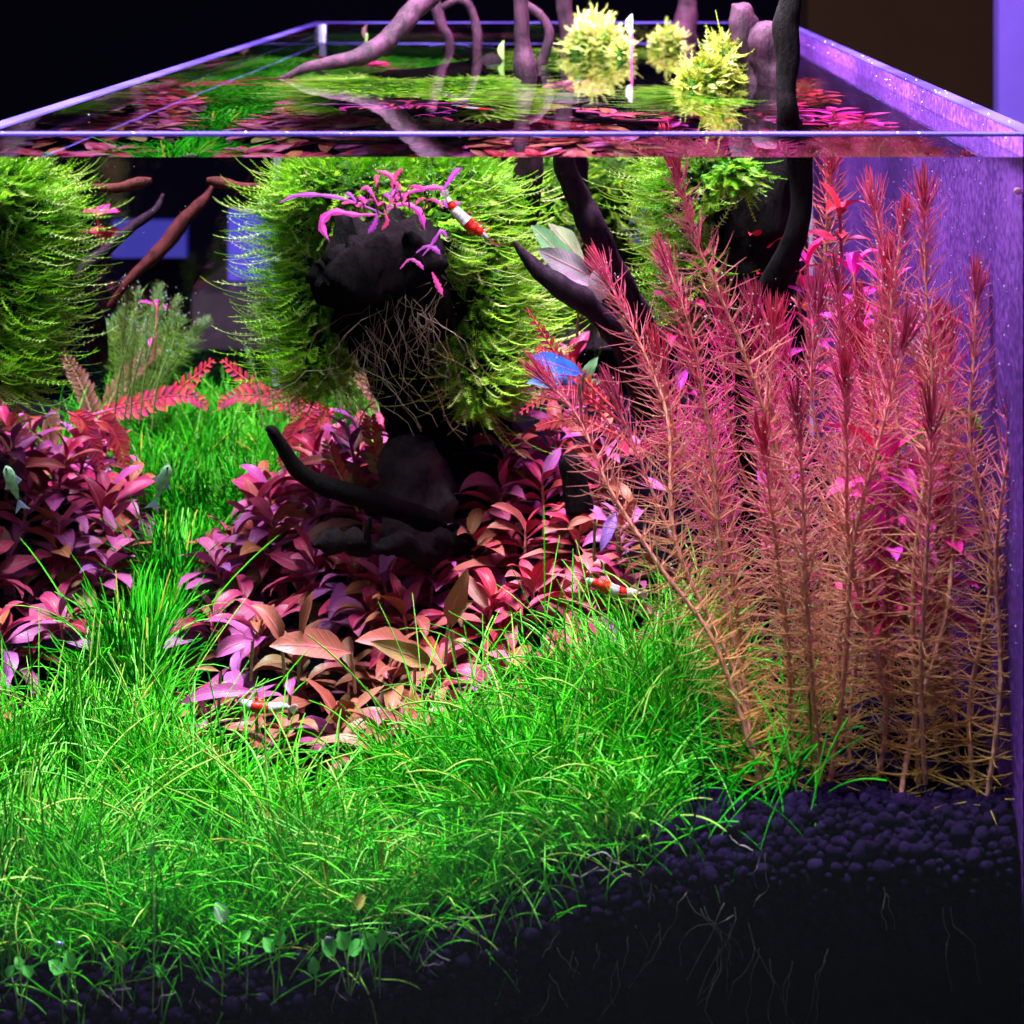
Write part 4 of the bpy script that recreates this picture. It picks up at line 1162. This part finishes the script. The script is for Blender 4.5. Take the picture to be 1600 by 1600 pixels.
# broad green and blue leaves between the stumps
def one_leaf_plant(name, label, specs, cols, meshes, rng, cat="plant", group=None, stemc=(0.3, 0.2, 0.15, 1)):
    base = uw(*specs[0][:3])
    t = empty(name, base, label, cat, group)
    for (px, py, d, tx, ty, td, roll, ci) in specs:
        a, b_ = uw(px, py, d), uw(tx, ty, td)
        X = (b_ - a); L = X.length; X.normalize()
        up = Vector((0, -0.8, 0.6)); Y = up.cross(X).normalized(); Zv = X.cross(Y)
        mat = Matrix((X, Y, Zv)).transposed().to_4x4() @ Matrix.Rotation(roll, 4, "X")
        o = bpy.data.objects.new("leaf", rng.choice(meshes)); S.collection.objects.link(o); o.parent = t
        o.matrix_local = Matrix.Translation(a - base) @ mat @ Matrix.Scale(L, 4)
        o.color = (*cols[ci], 1)
        foot = a + Vector((rng.uniform(-.002, .002), 0.006, -0.022))
        mb = MB(); v, q = tubes(np.array([[a - base, (a + foot) / 2 - base + Vector((0, 0, 0.003)), foot - base]]), 0.0009, 6); mb.add(v, q)
        s = link("leaf_stalk", mb.mesh("leaf_stalk"), M["stem"], t); s.color = stemc
    return t
BROAD = [leaf_mesh("leaf", 1.0, 0.38, 0.5, 0.2, 0.22, 90 + i, 14) for i in range(3)]
for m_ in BROAD: m_.materials.append(M["leaf"])
BC = [(0.16, 0.34, 0.16), (0.22, 0.16, 0.22), (0.30, 0.34, 0.20), (0.03, 0.14, 0.85), (0.10, 0.24, 0.85), (0.36, 0.26, 0.34)]
one_leaf_plant("broad_leaf_plant", "plant with wavy green and purple grey leaves between the two dark branches",
    [(905, 440, 0.36, 828, 358, 0.34, 0.2, 0), (915, 420, 0.37, 850, 352, 0.37, 0.3, 2), (925, 432, 0.35, 838, 398, 0.33, -0.3, 5), (930, 445, 0.36, 842, 425, 0.34, 0.2, 1), (905, 470, 0.36, 850, 455, 0.34, 0, 2), (925, 430, 0.38, 935, 395, 0.37, 0, 1)], BC, BROAD, rng)
one_leaf_plant("broad_leaf_plant", "plant with shiny blue leaves at the right foot of the central moss",
    [(912, 585, 0.235, 826, 566, 0.225, 0.1, 3), (905, 600, 0.235, 824, 604, 0.225, 0.4, 4), (910, 600, 0.40, 930, 555, 0.40, 0, 0), (915, 610, 0.41, 940, 590, 0.40, 0, 0)], BC, BROAD, rng)
one_leaf_plant("broad_leaf_plant", "small pale lilac bud leaves on a thin stalk beside the slanting branch",
    [(938, 470, 0.34, 934, 420, 0.34, 0.1, 5), (934, 400, 0.34, 930, 385, 0.34, 0, 5), (905, 330, 0.45, 895, 302, 0.45, 0.3, 4)], BC, ROUND, rng)
# tall loose leaves that stand out of the carpet
LIL = [(0.30, 0.12, 0.60), (0.36, 0.10, 0.07), (0.30, 0.17, 0.06), (0.42, 0.07, 0.26)]
one_leaf_plant("drooping_leaf_plant", "single lilac leaf hanging down among crimson leaves before the stems",
    [(962, 800, 0.22, 942, 866, 0.205, 0.0, 0), (930, 812, 0.22, 885, 815, 0.21, 0.4, 1)], LIL, LEAF, rng)
one_leaf_plant("upright_leaf_plant", "tall pale pointed leaves rising in the middle of the red carpet",
    [(700, 975, 0.215, 722, 880, 0.205, 0.3, 1), (705, 985, 0.215, 738, 935, 0.205, -0.3, 2)], LIL, LEAF, rng)
one_leaf_plant("wide_leaf_plant", "large horizontal bronze leaf and its neighbours at the front of the carpet",
    [(548, 1020, 0.20, 425, 1008, 0.175, 0.1, 1), (455, 1060, 0.18, 455, 1080, 0.165, 0.2, 3), (650, 1010, 0.19, 545, 1005, 0.175, 0.2, 1), (680, 1040, 0.18, 572, 1010, 0.165, -0.2, 2), (440, 1010, 0.19, 405, 930, 0.185, 0.5, 1), (470, 1000, 0.19, 505, 925, 0.185, -0.4, 1), (395, 1000, 0.19, 332, 1018, 0.175, 0, 3)], LIL, LEAF, rng)
one_leaf_plant("thin_leaf_plant", "long thin pink leaf sweeping left over the lawn from the carpet's corner",
    [(400, 1080, 0.17, 276, 1092, 0.155, 0.2, 3), (345, 1050, 0.18, 305, 1042, 0.17, 0.2, 2)], LIL, THIN, rng)

# magenta plantlet on top of the blunt end
MGP = [(0.34, 0.004, 0.20), (0.38, 0.006, 0.14), (0.26, 0.01, 0.28), (0.36, 0.004, 0.08)]
def strap(parent, base, pts, w, col, name="leaf"):
    P = smooth_path([(*p, 0) for p in pts], 12)[:, :3]
    T_ = np.gradient(P, axis=0); T_ /= np.linalg.norm(T_, axis=1, keepdims=True)
    sd = np.cross(T_, np.array([0.0, -0.75, 0.6])); sd /= np.linalg.norm(sd, axis=1, keepdims=True)
    nn = np.cross(sd, T_)
    prof = np.array([0.25, 0.35, 0.5, 0.62, 0.72, 0.85, 0.95, 1.0, 0.95, 0.8, 0.5, 0.05]) * w * 0.5
    V, UV = [], []
    for i in range(12):
        for s in (-1, -.5, 0, .5, 1):
            jag = 1 + 0.25 * ((i % 2) * 2 - 1) * (abs(s) == 1)
            V.append(P[i] + sd[i] * s * prof[i] * jag - nn[i] * abs(s) * prof[i] * 0.3 - np.array(base)); UV.append((0.5 + s / 2, i / 11))
    q = [(i * 5 + j, i * 5 + j + 1, i * 5 + j + 6, i * 5 + j + 5) for i in range(11) for j in range(4)]
    mb = MB(); mb.add(V, q, None, 0.5, UV)
    o = link(name, mb.mesh(name, uv=True), M["leaf"], parent); o.color = (*col, 1)
b0 = uw(600, 350, 0.26)
mt = empty("magenta_plantlet", b0, "little magenta plant with arching leaves perched on top of the blunt stump end", "plant")
for pts, w in (([(600, 335), (560, 318), (510, 305), (462, 305), (435, 318)], 13), ([(590, 335), (555, 335), (520, 330), (502, 350), (515, 378)], 22), ([(600, 330), (630, 318), (655, 330), (664, 360)], 18),
               ([(600, 325), (640, 300), (680, 292), (700, 300)], 16), ([(690, 300), (700, 285), (712, 268), (722, 262)], 16), ([(690, 312), (700, 320), (722, 316)], 18),
               ([(610, 320), (615, 295), (612, 275), (585, 265)], 18), ([(615, 300), (618, 275), (630, 262)], 14), ([(560, 320), (548, 305), (540, 300)], 12), ([(590, 330), (585, 350), (575, 365)], 16),
               ([(660, 400), (672, 385), (690, 360), (700, 375)], 10), ([(625, 420), (640, 405), (655, 412), (662, 422)], 11), ([(675, 425), (682, 440), (692, 462)], 14), ([(650, 395), (665, 385), (680, 388), (688, 398)], 14), ([(590, 320), (580, 300), (572, 292), (562, 298)], 12), ([(600, 330), (605, 345), (596, 360)], 12)):
    strap(mt, b0, [uw(px, py, 0.255 + 0.0006 * (380 - py) * 0.3) for px, py in pts], 0.62 * w / F * (YF + 0.19), rng.choice(MGP))
for k_ in range(16):
    a_, c_ = rng.uniform(545, 680), rng.uniform(290, 335); dx = rng.uniform(-26, 26); dy = rng.uniform(-22, 4)
    strap(mt, b0, [uw(a_, c_ + 12, 0.262), uw(a_ + dx * 0.4, c_ + dy * 0.8, 0.258), uw(a_ + dx, c_ + dy * 0.7, 0.25), uw(a_ + dx * 1.4, c_ + dy * 0.2 + 4, 0.246)], rng.uniform(5, 9) / F * (YF + 0.19), rng.choice(MGP))
# leaf lying at the waterline against the pane
b0 = uw(880, 246, 0.002)
lf = leaf_mesh("floating_leaf", 0.0085, 0.0045, 0.2, 0.2, 0.02, 8); lf.materials.append(plain("magenta_petal", (0.75, 0.10, 0.65), 0.4))
o = bpy.data.objects.new("floating_leaf", lf); S.collection.objects.link(o); o.location = (b0.x - 0.0085, YI + 0.006, ZW + 0.0004)
tag(o, "small magenta leaf floating at the front waterline over the slanting branch", "leaf")
# white spoon leaf standing out of the water
p = onwater(985, 92)
t = empty("emergent_leaf", p, "white spoon shaped leaf on a pink stalk right of the bright moss ball", "plant")
mb = MB(); v, q = tubes(np.array([[(0, 0, -0.03), (0.0005, 0, 0.0), (0.0012, 0, 0.018), (0.0008, 0, 0.026)]]), 0.0009, 6); mb.add(v, q)
s = link("leaf_stalk", mb.mesh("leaf_stalk"), M["stem"], t); s.color = (0.8, 0.1, 0.4, 1)
o = put_leaf(t, ROUND[0], (0.0008, 0, 0.018), 0.5, 1.45, 0, 0.016, (0.9, 0.8, 0.85, 1))
for (px, py, lab) in ((786, 92, "tiny green leaf tip breaking the water between the twigs"), (572, 62, "tiny dark twig end at the far waterline left")):
    p = onwater(px, py)
    t = empty("emergent_leaf", p, lab, "plant")
    mb = MB(); v, q = tubes(np.array([[(0, 0, -0.02), (0, 0, 0.0), (0.0005, 0, 0.006)]]), 0.0008, 6); mb.add(v, q)
    s = link("leaf_stalk", mb.mesh("leaf_stalk"), M["stem"], t); s.color = (0.2, 0.4, 0.1, 1)
    put_leaf(t, ROUND[1], (0, 0, 0.0), 0.5, 1.4, 0, 0.014, (0.35, 0.6, 0.15, 1) if px == 786 else (0.2, 0.08, 0.1, 1))

# ------------------------------------------------------------------ small round leaved plants in the lawn front
CLV = [(345, 1425, 14, "pale mint round leaf standing alone above the lawn at left", 1), (383, 1460, 9, "small round green leaf right of the mint one", 1), (428, 1475, 11, "pair of round green leaves against the dark soil", 2),
       (545, 1480, 13, "cluster of three round green leaves on the soil line, left of centre", 4), (587, 1473, 11, "pair of round green leaves right of the cluster of three", 2), (490, 1507, 11, "lone round leaf lying on the soil left of the cluster", 1),
       (188, 1494, 12, "upright oval green leaf low in the grass, left part", 1), (250, 1515, 9, "small oval leaf close to the soil right of the upright oval one", 1), (30, 1515, 9, "row of little green leaves in the bottom left corner", 3),
       (98, 1510, 12, "bright oval leaf leaning right near the bottom left corner", 2), (237, 1325, 9, "round green leaf half hidden in the middle of the lawn", 1), (560, 1408, 12, "yellow brown leaf tip lying low in the lawn", 1)]
rng = random.Random(8)
for px, py, rp, lab, k in CLV:
    p = uw(px, py, 0.0035)
    t = empty("round_leaf_plant", (p.x, p.y, float(ground(p.x, 0.0035))), lab, "plant", "small round leaved plants")
    for j in range(k):
        off = Vector(((j - (k - 1) / 2) * rp * 1.6 / F * YF, 0, (0.002 if j % 2 else -0.001)))
        c = p + off - t.location
        mb = MB(); v, q = tubes(np.array([[(0, 0.002, -0.004), tuple(c * 0.5 + Vector((0.001, 0, 0))), tuple(c)]]), 0.00035, 5); mb.add(v, q)
        s = link("leaf_stalk", mb.mesh("leaf_stalk"), M["stem"], t); s.color = (0.25, 0.5, 0.12, 1)
        L = rp * 2.5 / F * YF
        me = ROUND[j % 3]
        o = bpy.data.objects.new("leaf", me); S.collection.objects.link(o); o.parent = t
        a_ = rng.uniform(-0.9, 0.9); Xv = Vector((math.sin(a_), 0.1, math.cos(a_))).normalized(); Zn = Vector((0.1, -0.75, 0.8)); Yv = Zn.cross(Xv).normalized(); Zn = Xv.cross(Yv)
        o.matrix_local = Matrix.Translation(c - Xv * L * 0.4) @ Matrix((Xv, Yv, Zn)).transposed().to_4x4() @ Matrix.Scale(L, 4)
        o.color = (0.60, 0.95, 0.65, 1) if px == 345 else (0.16, 0.85, 0.14, 1)
        if px == 560: o.color = (0.65, 0.45, 0.12, 1)

# ------------------------------------------------------------------ roots and bubbles
mb = MB(); g = np.random.default_rng(17)
for i in range(60):
    px = g.uniform(540, 700); py = g.uniform(440, 500) + (60 if px < 580 else 0)
    p = np.array(uw(px, py, 0.262 + g.random() * 0.02)); row = [p]; a = g.normal(0, 0.5); L = g.uniform(0.02, 0.075)
    pull = -0.6 if px > 660 else 0.25 if px < 570 else g.uniform(-0.5, 0.3)
    for s in range(8):
        a = a * 0.75 + g.normal(0, 0.35) + pull * 0.25
        p = p + np.array([math.sin(a), 0.15 * g.normal(), -math.cos(a)]) * L / 8; row.append(p)
    v, q = tubes(np.array([row]), np.linspace(0.00022, 0.00010, 9)[None], 4); mb.add(v, q, None, g.uniform(0, 0.2))
o = link("hanging_roots", mb.mesh("hanging_roots"), M["root"])
tag(o, "fine pale roots hanging from the plantlet over the dark blunt stump end", "roots", kind="stuff")
mb = MB()
rootsp = [(665, 1500, 18), (700, 1445, 30), (745, 1460, 26), (790, 1440, 20), (870, 1470, 30), (900, 1500, 26), (940, 1490, 20), (990, 1470, 36), (1075, 1400, 60), (1100, 1420, 70), (1140, 1420, 80), (1150, 1440, 90), (1165, 1460, 60), (1195, 1500, 70), (960, 1520, 50), (1230, 1520, 60), (1370, 1400, 40), (1480, 1420, 60), (1040, 1450, 50), (860, 1540, 40), (300, 1560, 20), (540, 1540, 30), (1290, 1500, 60), (1190, 1350, 40), (1120, 1500, 70), (1010, 1400, 18)]
for px, py, L in rootsp * 2:
    p = np.array(uw(px + g.uniform(-12, 12), py + g.uniform(-25, 5), 0.0014)); row = [p]; a = g.normal(0, 0.3); L = L * g.uniform(1.2, 2.4) / F * YF
    for s in range(9):
        a = a * 0.8 + g.normal(0, 0.3)
        p = p + np.array([math.sin(a), 0, -math.cos(a)]) * L / 9; row.append(p)
    v, q = tubes(np.array([row]), np.linspace(0.00022, 0.00008, 10)[None], 4); mb.add(v, q, None, g.uniform(0.3, 1))
for px, py in ((665, 1470), (700, 1455), (950, 1340), (960, 1350), (1140, 1305), (205, 1545), (240, 1580), (190, 1580), (640, 1485), (655, 1490), (945, 1360), (935, 1355)):
    row = [np.array(uw(px, py, 0.0016))]
    a = g.uniform(0, 6.28)
    for s in range(7):
        a += g.normal(0, 0.6); row.append(row[-1] + np.array([math.cos(a), 0, math.sin(a) * 0.8]) * 0.0022)
    v, q = tubes(np.array([row]), 0.0003, 5); mb.add(v, q, None, 1.0)
o = link("soil_roots", mb.mesh("soil_roots"), M["root"])
tag(o, "thin white roots running down the glass through the dark soil", "roots", kind="stuff")

mb = MB()
me = ball_mesh("tmpb", 0, 1); bvv = np.array([x.co[:] for x in me.vertices]); bff = np.array([p.vertices[:] for p in me.polygons]); bpy.data.meshes.remove(me)
g = np.random.default_rng(23)
for p in bub_pts:
    mb.add(bvv * g.choice([0.00025, 0.00036, 0.0005]) + np.array(p), None, bff)
for i in range(260):      # stuck to the right pane
    dd = g.uniform(0.0, 0.4); z = g.uniform(-0.30, ZW - 0.002)
    mb.add(bvv * g.choice([0.0002, 0.0003, 0.0005]) + np.array([XR - 0.0006, YI + 0.002 + dd, z]), None, bff)
for i in range(700):     # on the moss and floating
    c = [(480, 400, 0.37, 90, 150), (740, 430, 0.345, 90, 170), (620, 285, 0.33, 140, 30), (1050, 350, 0.29, 60, 110)][i % 4]
    p = uw(c[0] + g.normal(0, 0.5) * c[3], c[1] + g.normal(0, 0.5) * c[4], c[2] + g.uniform(-0.02, 0.02))
    if p.z > ZW - 0.001: continue
    mb.add(bvv * g.choice([0.00018, 0.00026, 0.0004]) + np.array(p), None, bff)
for i in range(60):
    p = uw(g.uniform(0, 1600), g.uniform(260, 700), g.uniform(0.02, 0.3))
    mb.add(bvv * 0.00022 + np.array(p), None, bff)
o = link("air_bubbles", mb.mesh("air_bubbles", clamp=True), M["bubble"])
tag(o, "tiny silvery air bubbles clinging to tips, moss and the violet pane", "bubbles", kind="stuff")

mb = MB()
for i in range(60):
    k_ = g.random()
    if k_ < 0.6: c_ = (XR + g.uniform(0.0, 0.008), g.uniform(YI, 1.5), ZR)
    elif k_ < 0.8: c_ = (g.uniform(XOL, XOR), YF + g.uniform(0.001, 0.007), ZR)
    else: c_ = (XL - 0.0002, g.uniform(YI + .01, 1.4), g.uniform(ZW + .001, ZR - .002))
    if c_[0] >= XR and g.random() < 0.5: c_ = (XR - 0.0002, c_[1], g.uniform(ZW + .001, ZR - .002))
    mb.add(bvv * np.array([1, 1, 0.6]) * g.choice([0.0002, 0.0003, 0.0005]) + np.array(c_), None, bff)
o = link("water_droplets", mb.mesh("water_droplets"), M["bubble"])
tag(o, "fine water droplets splashed along the glass rim", "droplets", kind="stuff")
# ------------------------------------------------------------------ shrimps and fish
def shrimp(label, spine, bands, d, leg_side, rng):
    """spine: image points head -> tail with radius; bands: colour per section"""
    P = smooth_path(upts([(x, y, d, r * 0.70) for x, y, r in spine]), 42)
    P[:, 3] *= 1 + 0.10 * np.abs(np.sin(np.arange(42) * math.pi / 5))
    base = Vector(P[18][:3])
    t = empty("banded_shrimp", base, label, "shrimp", "red and white banded shrimps")
    nb = len(bands); k = 42 // nb
    for i, b_ in enumerate(bands):
        s0, s1 = i * k, (i + 1) * k + 1 if i < nb - 1 else 42
        C = P[s0:s1, :3] - np.array(base); r = P[s0:s1, 3] * (1 + 0.05 * np.cos(np.linspace(0, math.pi, s1 - s0)))
        mb = MB(); v, q = tubes(C[None], r[None], 12); mb.add(v, q)
        V = len(v)
        if i == 0: 
            mb.add(np.vstack([v[:12], C[0] + (C[0] - C[1]) * 1.5]), None, [(12, (j + 1) % 12, j) for j in range(12)])
        link("head_shell" if i == 0 else "body_segment", mb.mesh("body_segment"), M["shrimp_red" if b_ == "r" else "shrimp_white"], t)
    # tail fan
    e = Vector(P[-1][:3]) - base; dr = Vector(P[-1][:3] - P[-4][:3]).normalized(); rr = P[10][3]
    up = Vector((0, -1, 0)).cross(dr).normalized()
    for a in (-0.5, 0, 0.5):
        dv = (dr * math.cos(a) + up * math.sin(a))
        mb = MB(); n2 = Vector((0, -1, 0)).cross(dv)
        V = [e - n2 * rr * .2, e + n2 * rr * .2, e + dv * rr * 1.2 + n2 * rr * .45, e + dv * rr * 1.7, e + dv * rr * 1.2 - n2 * rr * .45]
        V = [tuple(x + Vector((0, -0.0002, 0))) for x in V] + [tuple(x + Vector((0, 0.0002, 0))) for x in V]
        mb.add(V, [(i, (i + 1) % 5, (i + 1) % 5 + 5, i + 5) for i in range(5)], [(0, 1, 2), (0, 2, 3), (0, 3, 4), (5, 7, 6), (5, 8, 7), (5, 9, 8)])
        link("tail_fan", mb.mesh("tail_fan", smooth=False), M["shrimp_white"], t)
    h = Vector(P[0][:3]) - base; hd = Vector(P[0][:3] - P[3][:3]).normalized(); side = hd.cross(Vector((0, -1, 0))).normalized() * leg_side
    import bmesh
    for s in (-1, 1):
        bm = bmesh.new(); bmesh.ops.create_icosphere(bm, subdivisions=2, radius=rr * 0.22); me = bpy.data.meshes.new("eye"); bm.to_mesh(me); bm.free()
        o = link("eye", me, M["eye"], t); o.location = Vector(P[2][:3]) - base + Vector((0, s * rr * 0.75 , 0)) - side * rr * 0.35
    for kx in range(4):
        a = rng.uniform(-0.5, 0.5)
        pts = [h, h + hd * rr * 1.6 - side * rr * (0.4 + a), h + hd * rr * 3.2 - side * rr * (1.5 * a)]
        mb = MB(); v, q = tubes(np.array([[tuple(x) for x in pts]]), np.array([[0.00022, 0.00016, 0.00006]]), 4); mb.add(v, q)
        link("antenna", mb.mesh("antenna"), M["shrimp_red" if kx % 2 else "shrimp_white"], t)
    for kx in range(9):
        i = 5 + kx * 2
        b_ = Vector(P[i][:3]) - base; s = (-1) ** kx
        pts = [b_ + side * P[i][3] * 0.8, b_ + side * rr * 1.7 + hd * rr * 0.5 + Vector((0, s * rr * .4, 0)), b_ + side * rr * 2.3 + hd * rr * 0.1 + Vector((0, s * rr * .5, 0))]
        mb = MB(); v, q = tubes(np.array([[tuple(x) for x in pts]]), np.array([[0.0003, 0.00022, 0.0001]]), 4); mb.add(v, q)
        link("leg", mb.mesh("leg"), M["shrimp_white" if kx % 2 else "shrimp_red"], t)
    return t
rng = random.Random(4)
shrimp("red and white shrimp clinging head down on the yellow green moss near the top", [(762, 372, 3), (752, 364, 8), (738, 356, 13), (724, 342, 13), (712, 330, 11), (704, 318, 8), (698, 308, 4)], "wrrwwrw", 0.262, -1, rng)
shrimp("red and white banded shrimp facing left on the red leaves beside the stems", [(916, 906, 4), (926, 910, 9), (942, 916, 13), (958, 922, 13), (974, 926, 11), (988, 926, 8), (1000, 928, 4)], "wrrwrww", 0.17, -1, rng)
shrimp("red and white shrimp low down under the red leaves at the lawn's edge", [(372, 1092, 5), (382, 1100, 10), (396, 1104, 12), (412, 1106, 12), (428, 1106, 11), (442, 1104, 8), (452, 1106, 4)], "wwrrwww", 0.165, 1, rng)

def fish(label, px, py, tx, ty, d, r):
    P = smooth_path(upts([(px, py, d, r * 0.15), (px * .88 + tx * .12, py * .88 + ty * .12, d, r * 0.85), (px * .65 + tx * .35, py * .65 + ty * .35, d, r), (px * .35 + tx * .65, py * .35 + ty * .65, d, r * 0.6), (px * .2 + tx * .8, py * .2 + ty * .8, d, r * 0.28)]), 20)
    base = Vector(P[10][:3])
    t = empty("small_fish", base, label, "fish", "small pale green fish")
    mb = MB(); v, q = tubes((P[:, :3] - np.array(base))[None], P[:, 3][None], 12); v = v.copy(); v[:, 1] *= 0.55
    mb.add(v, q); link("body", mb.mesh("body"), M["fish"], t)
    hd = (Vector(P[0][:3]) - Vector(P[-1][:3])).normalized(); up = Vector((0, -1, 0)).cross(hd).normalized(); e = Vector(P[-1][:3]) - base
    rr = P[8][3]
    def fin(name, pts):
        n = len(pts)
        V = [tuple(x + Vector((0, -0.00015, 0))) for x in pts] + [tuple(x + Vector((0, 0.00015, 0))) for x in pts]
        mb = MB(); mb.add(V, [(i, (i + 1) % n, (i + 1) % n + n, i + n) for i in range(n)], [(0, i, i + 1) for i in range(1, n - 1)] + [(n, n + i + 1, n + i) for i in range(1, n - 1)])
        link(name, mb.mesh(name, smooth=False), M["fin"], t)
    fin("tail_fin", [e, e - hd * rr * 2.4 + up * rr * 1.3, e - hd * rr * 1.7, e - hd * rr * 2.4 - up * rr * 1.3])
    m_ = Vector(P[10][:3]) - base
    fin("dorsal_fin", [m_ + up * rr * .8 + hd * rr, m_ + up * rr * 1.7 - hd * rr * .4, m_ + up * rr * .6 - hd * rr * 1.0])
    fin("belly_fin", [m_ - up * rr * .8 + hd * rr * .2, m_ - up * rr * 1.6 - hd * rr * .9, m_ - up * rr * .5 - hd * rr * 1.3])
    import bmesh
    bm = bmesh.new(); bmesh.ops.create_icosphere(bm, subdivisions=2, radius=rr * 0.2); me = bpy.data.meshes.new("eye"); bm.to_mesh(me); bm.free()
    o = link("eye", me, M["eye"], t); o.location = Vector(P[3][:3]) - base + Vector((0, -rr * 0.5, 0))
fish("small translucent green fish hovering where the red carpet meets the grass corridor", 264, 726, 240, 790, 0.20, 9)
# a small pale snail on the far right pane and two on the carpet
def snail(px, py, d, r, lab, col):
    p = uw(px, py, d)
    C = []; rad = []
    for i in range(40):
        a = i / 39 * 4.2 * math.pi; k = 0.12 + 0.88 * (i / 39)
        C.append((math.cos(a) * r * 0.55 * k, -r * 0.5 * (1 - k), math.sin(a) * r * 0.55 * k)); rad.append(r * 0.42 * k)
    mb = MB(); v, q = tubes(np.array([C]), np.array([rad]), 10); mb.add(v, q)
    o = link("snail", mb.mesh("snail"), plain("snail_shell", col, 0.3)); o.location = p
    tag(o, lab, "snail", "small snails")
snail(1590, 298, 0.003, 0.0022, "tiny pink snail on the violet pane near the upper right", (0.75, 0.30, 0.50))
snail(92, 1475, 0.004, 0.0020, "tiny blue grey snail low in the grass at the left", (0.35, 0.45, 0.75))
snail(513, 1468, 0.004, 0.0024, "tiny grey snail on the soil line left of the three round leaves", (0.30, 0.30, 0.38))

# ------------------------------------------------------------------ room behind
def panel(name, px0, py0, px1, py1, D, mat, label, cat, th=0.02):
    a, b_ = room(px0, py0, D), room(px1, py1, D)
    me = box_mesh(name, (min(a.x, b_.x), D, min(a.z, b_.z)), (max(a.x, b_.x), D + th, max(a.z, b_.z)))
    o = link(name, me, mat); tag(o, label, cat); return o
D2 = 3.0
me = box_mesh("back_wall", (-3.2, D2 + 0.3, -2.2), (0.55, D2 + 0.4, 2.2)); tag(link("back_wall", me, M["dark_wall"]), kind="structure")
me = box_mesh("brown_wall", (0.27, 2.05, -1.6), (0.497, 2.15, 1.6)); tag(link("brown_wall", me, M["wall"]), kind="structure")
me = box_mesh("violet_wall", (0.50, 2.03, -1.6), (1.3, 2.13, 1.6)); tag(link("violet_wall", me, M["violet_wall"]), kind="structure")
panel("lit_window", 357, 328, 440, 455, D2, M["blue_glass"], "tall blue lit window seen through the water left of the central moss", "window")
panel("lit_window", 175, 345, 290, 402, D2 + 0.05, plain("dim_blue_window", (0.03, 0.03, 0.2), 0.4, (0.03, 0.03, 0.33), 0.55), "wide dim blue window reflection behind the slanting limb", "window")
panel("cabinet", 300, 458, 450, 545, D2 - 0.1, plain("glowing_cabinet_front", (0.02, 0.008, 0.015), 0.6, (0.03, 0.010, 0.035), 0.3), "low dusky purple cabinet in the dark room behind the tank", "cabinet", 0.3)  # weak emission on the cabinet stands in for room light falling on it
me = box_mesh("table_top", (-0.9, 0.45, ZB - 0.06), (0.8, 2.0, ZB - 0.013)); tag(link("table_top", me, plain("black_table", (0.006, 0.006, 0.008), 0.4)), kind="structure")

# light refracted by the water surface onto everything that stands in it
for o in S.objects:
    if o.type == "MESH":
        if o is water: o.cycles.is_caustics_caster = True
        elif o.name.split(".")[0] not in ("front_pane", "back_pane", "side_pane"): o.cycles.is_caustics_receiver = True
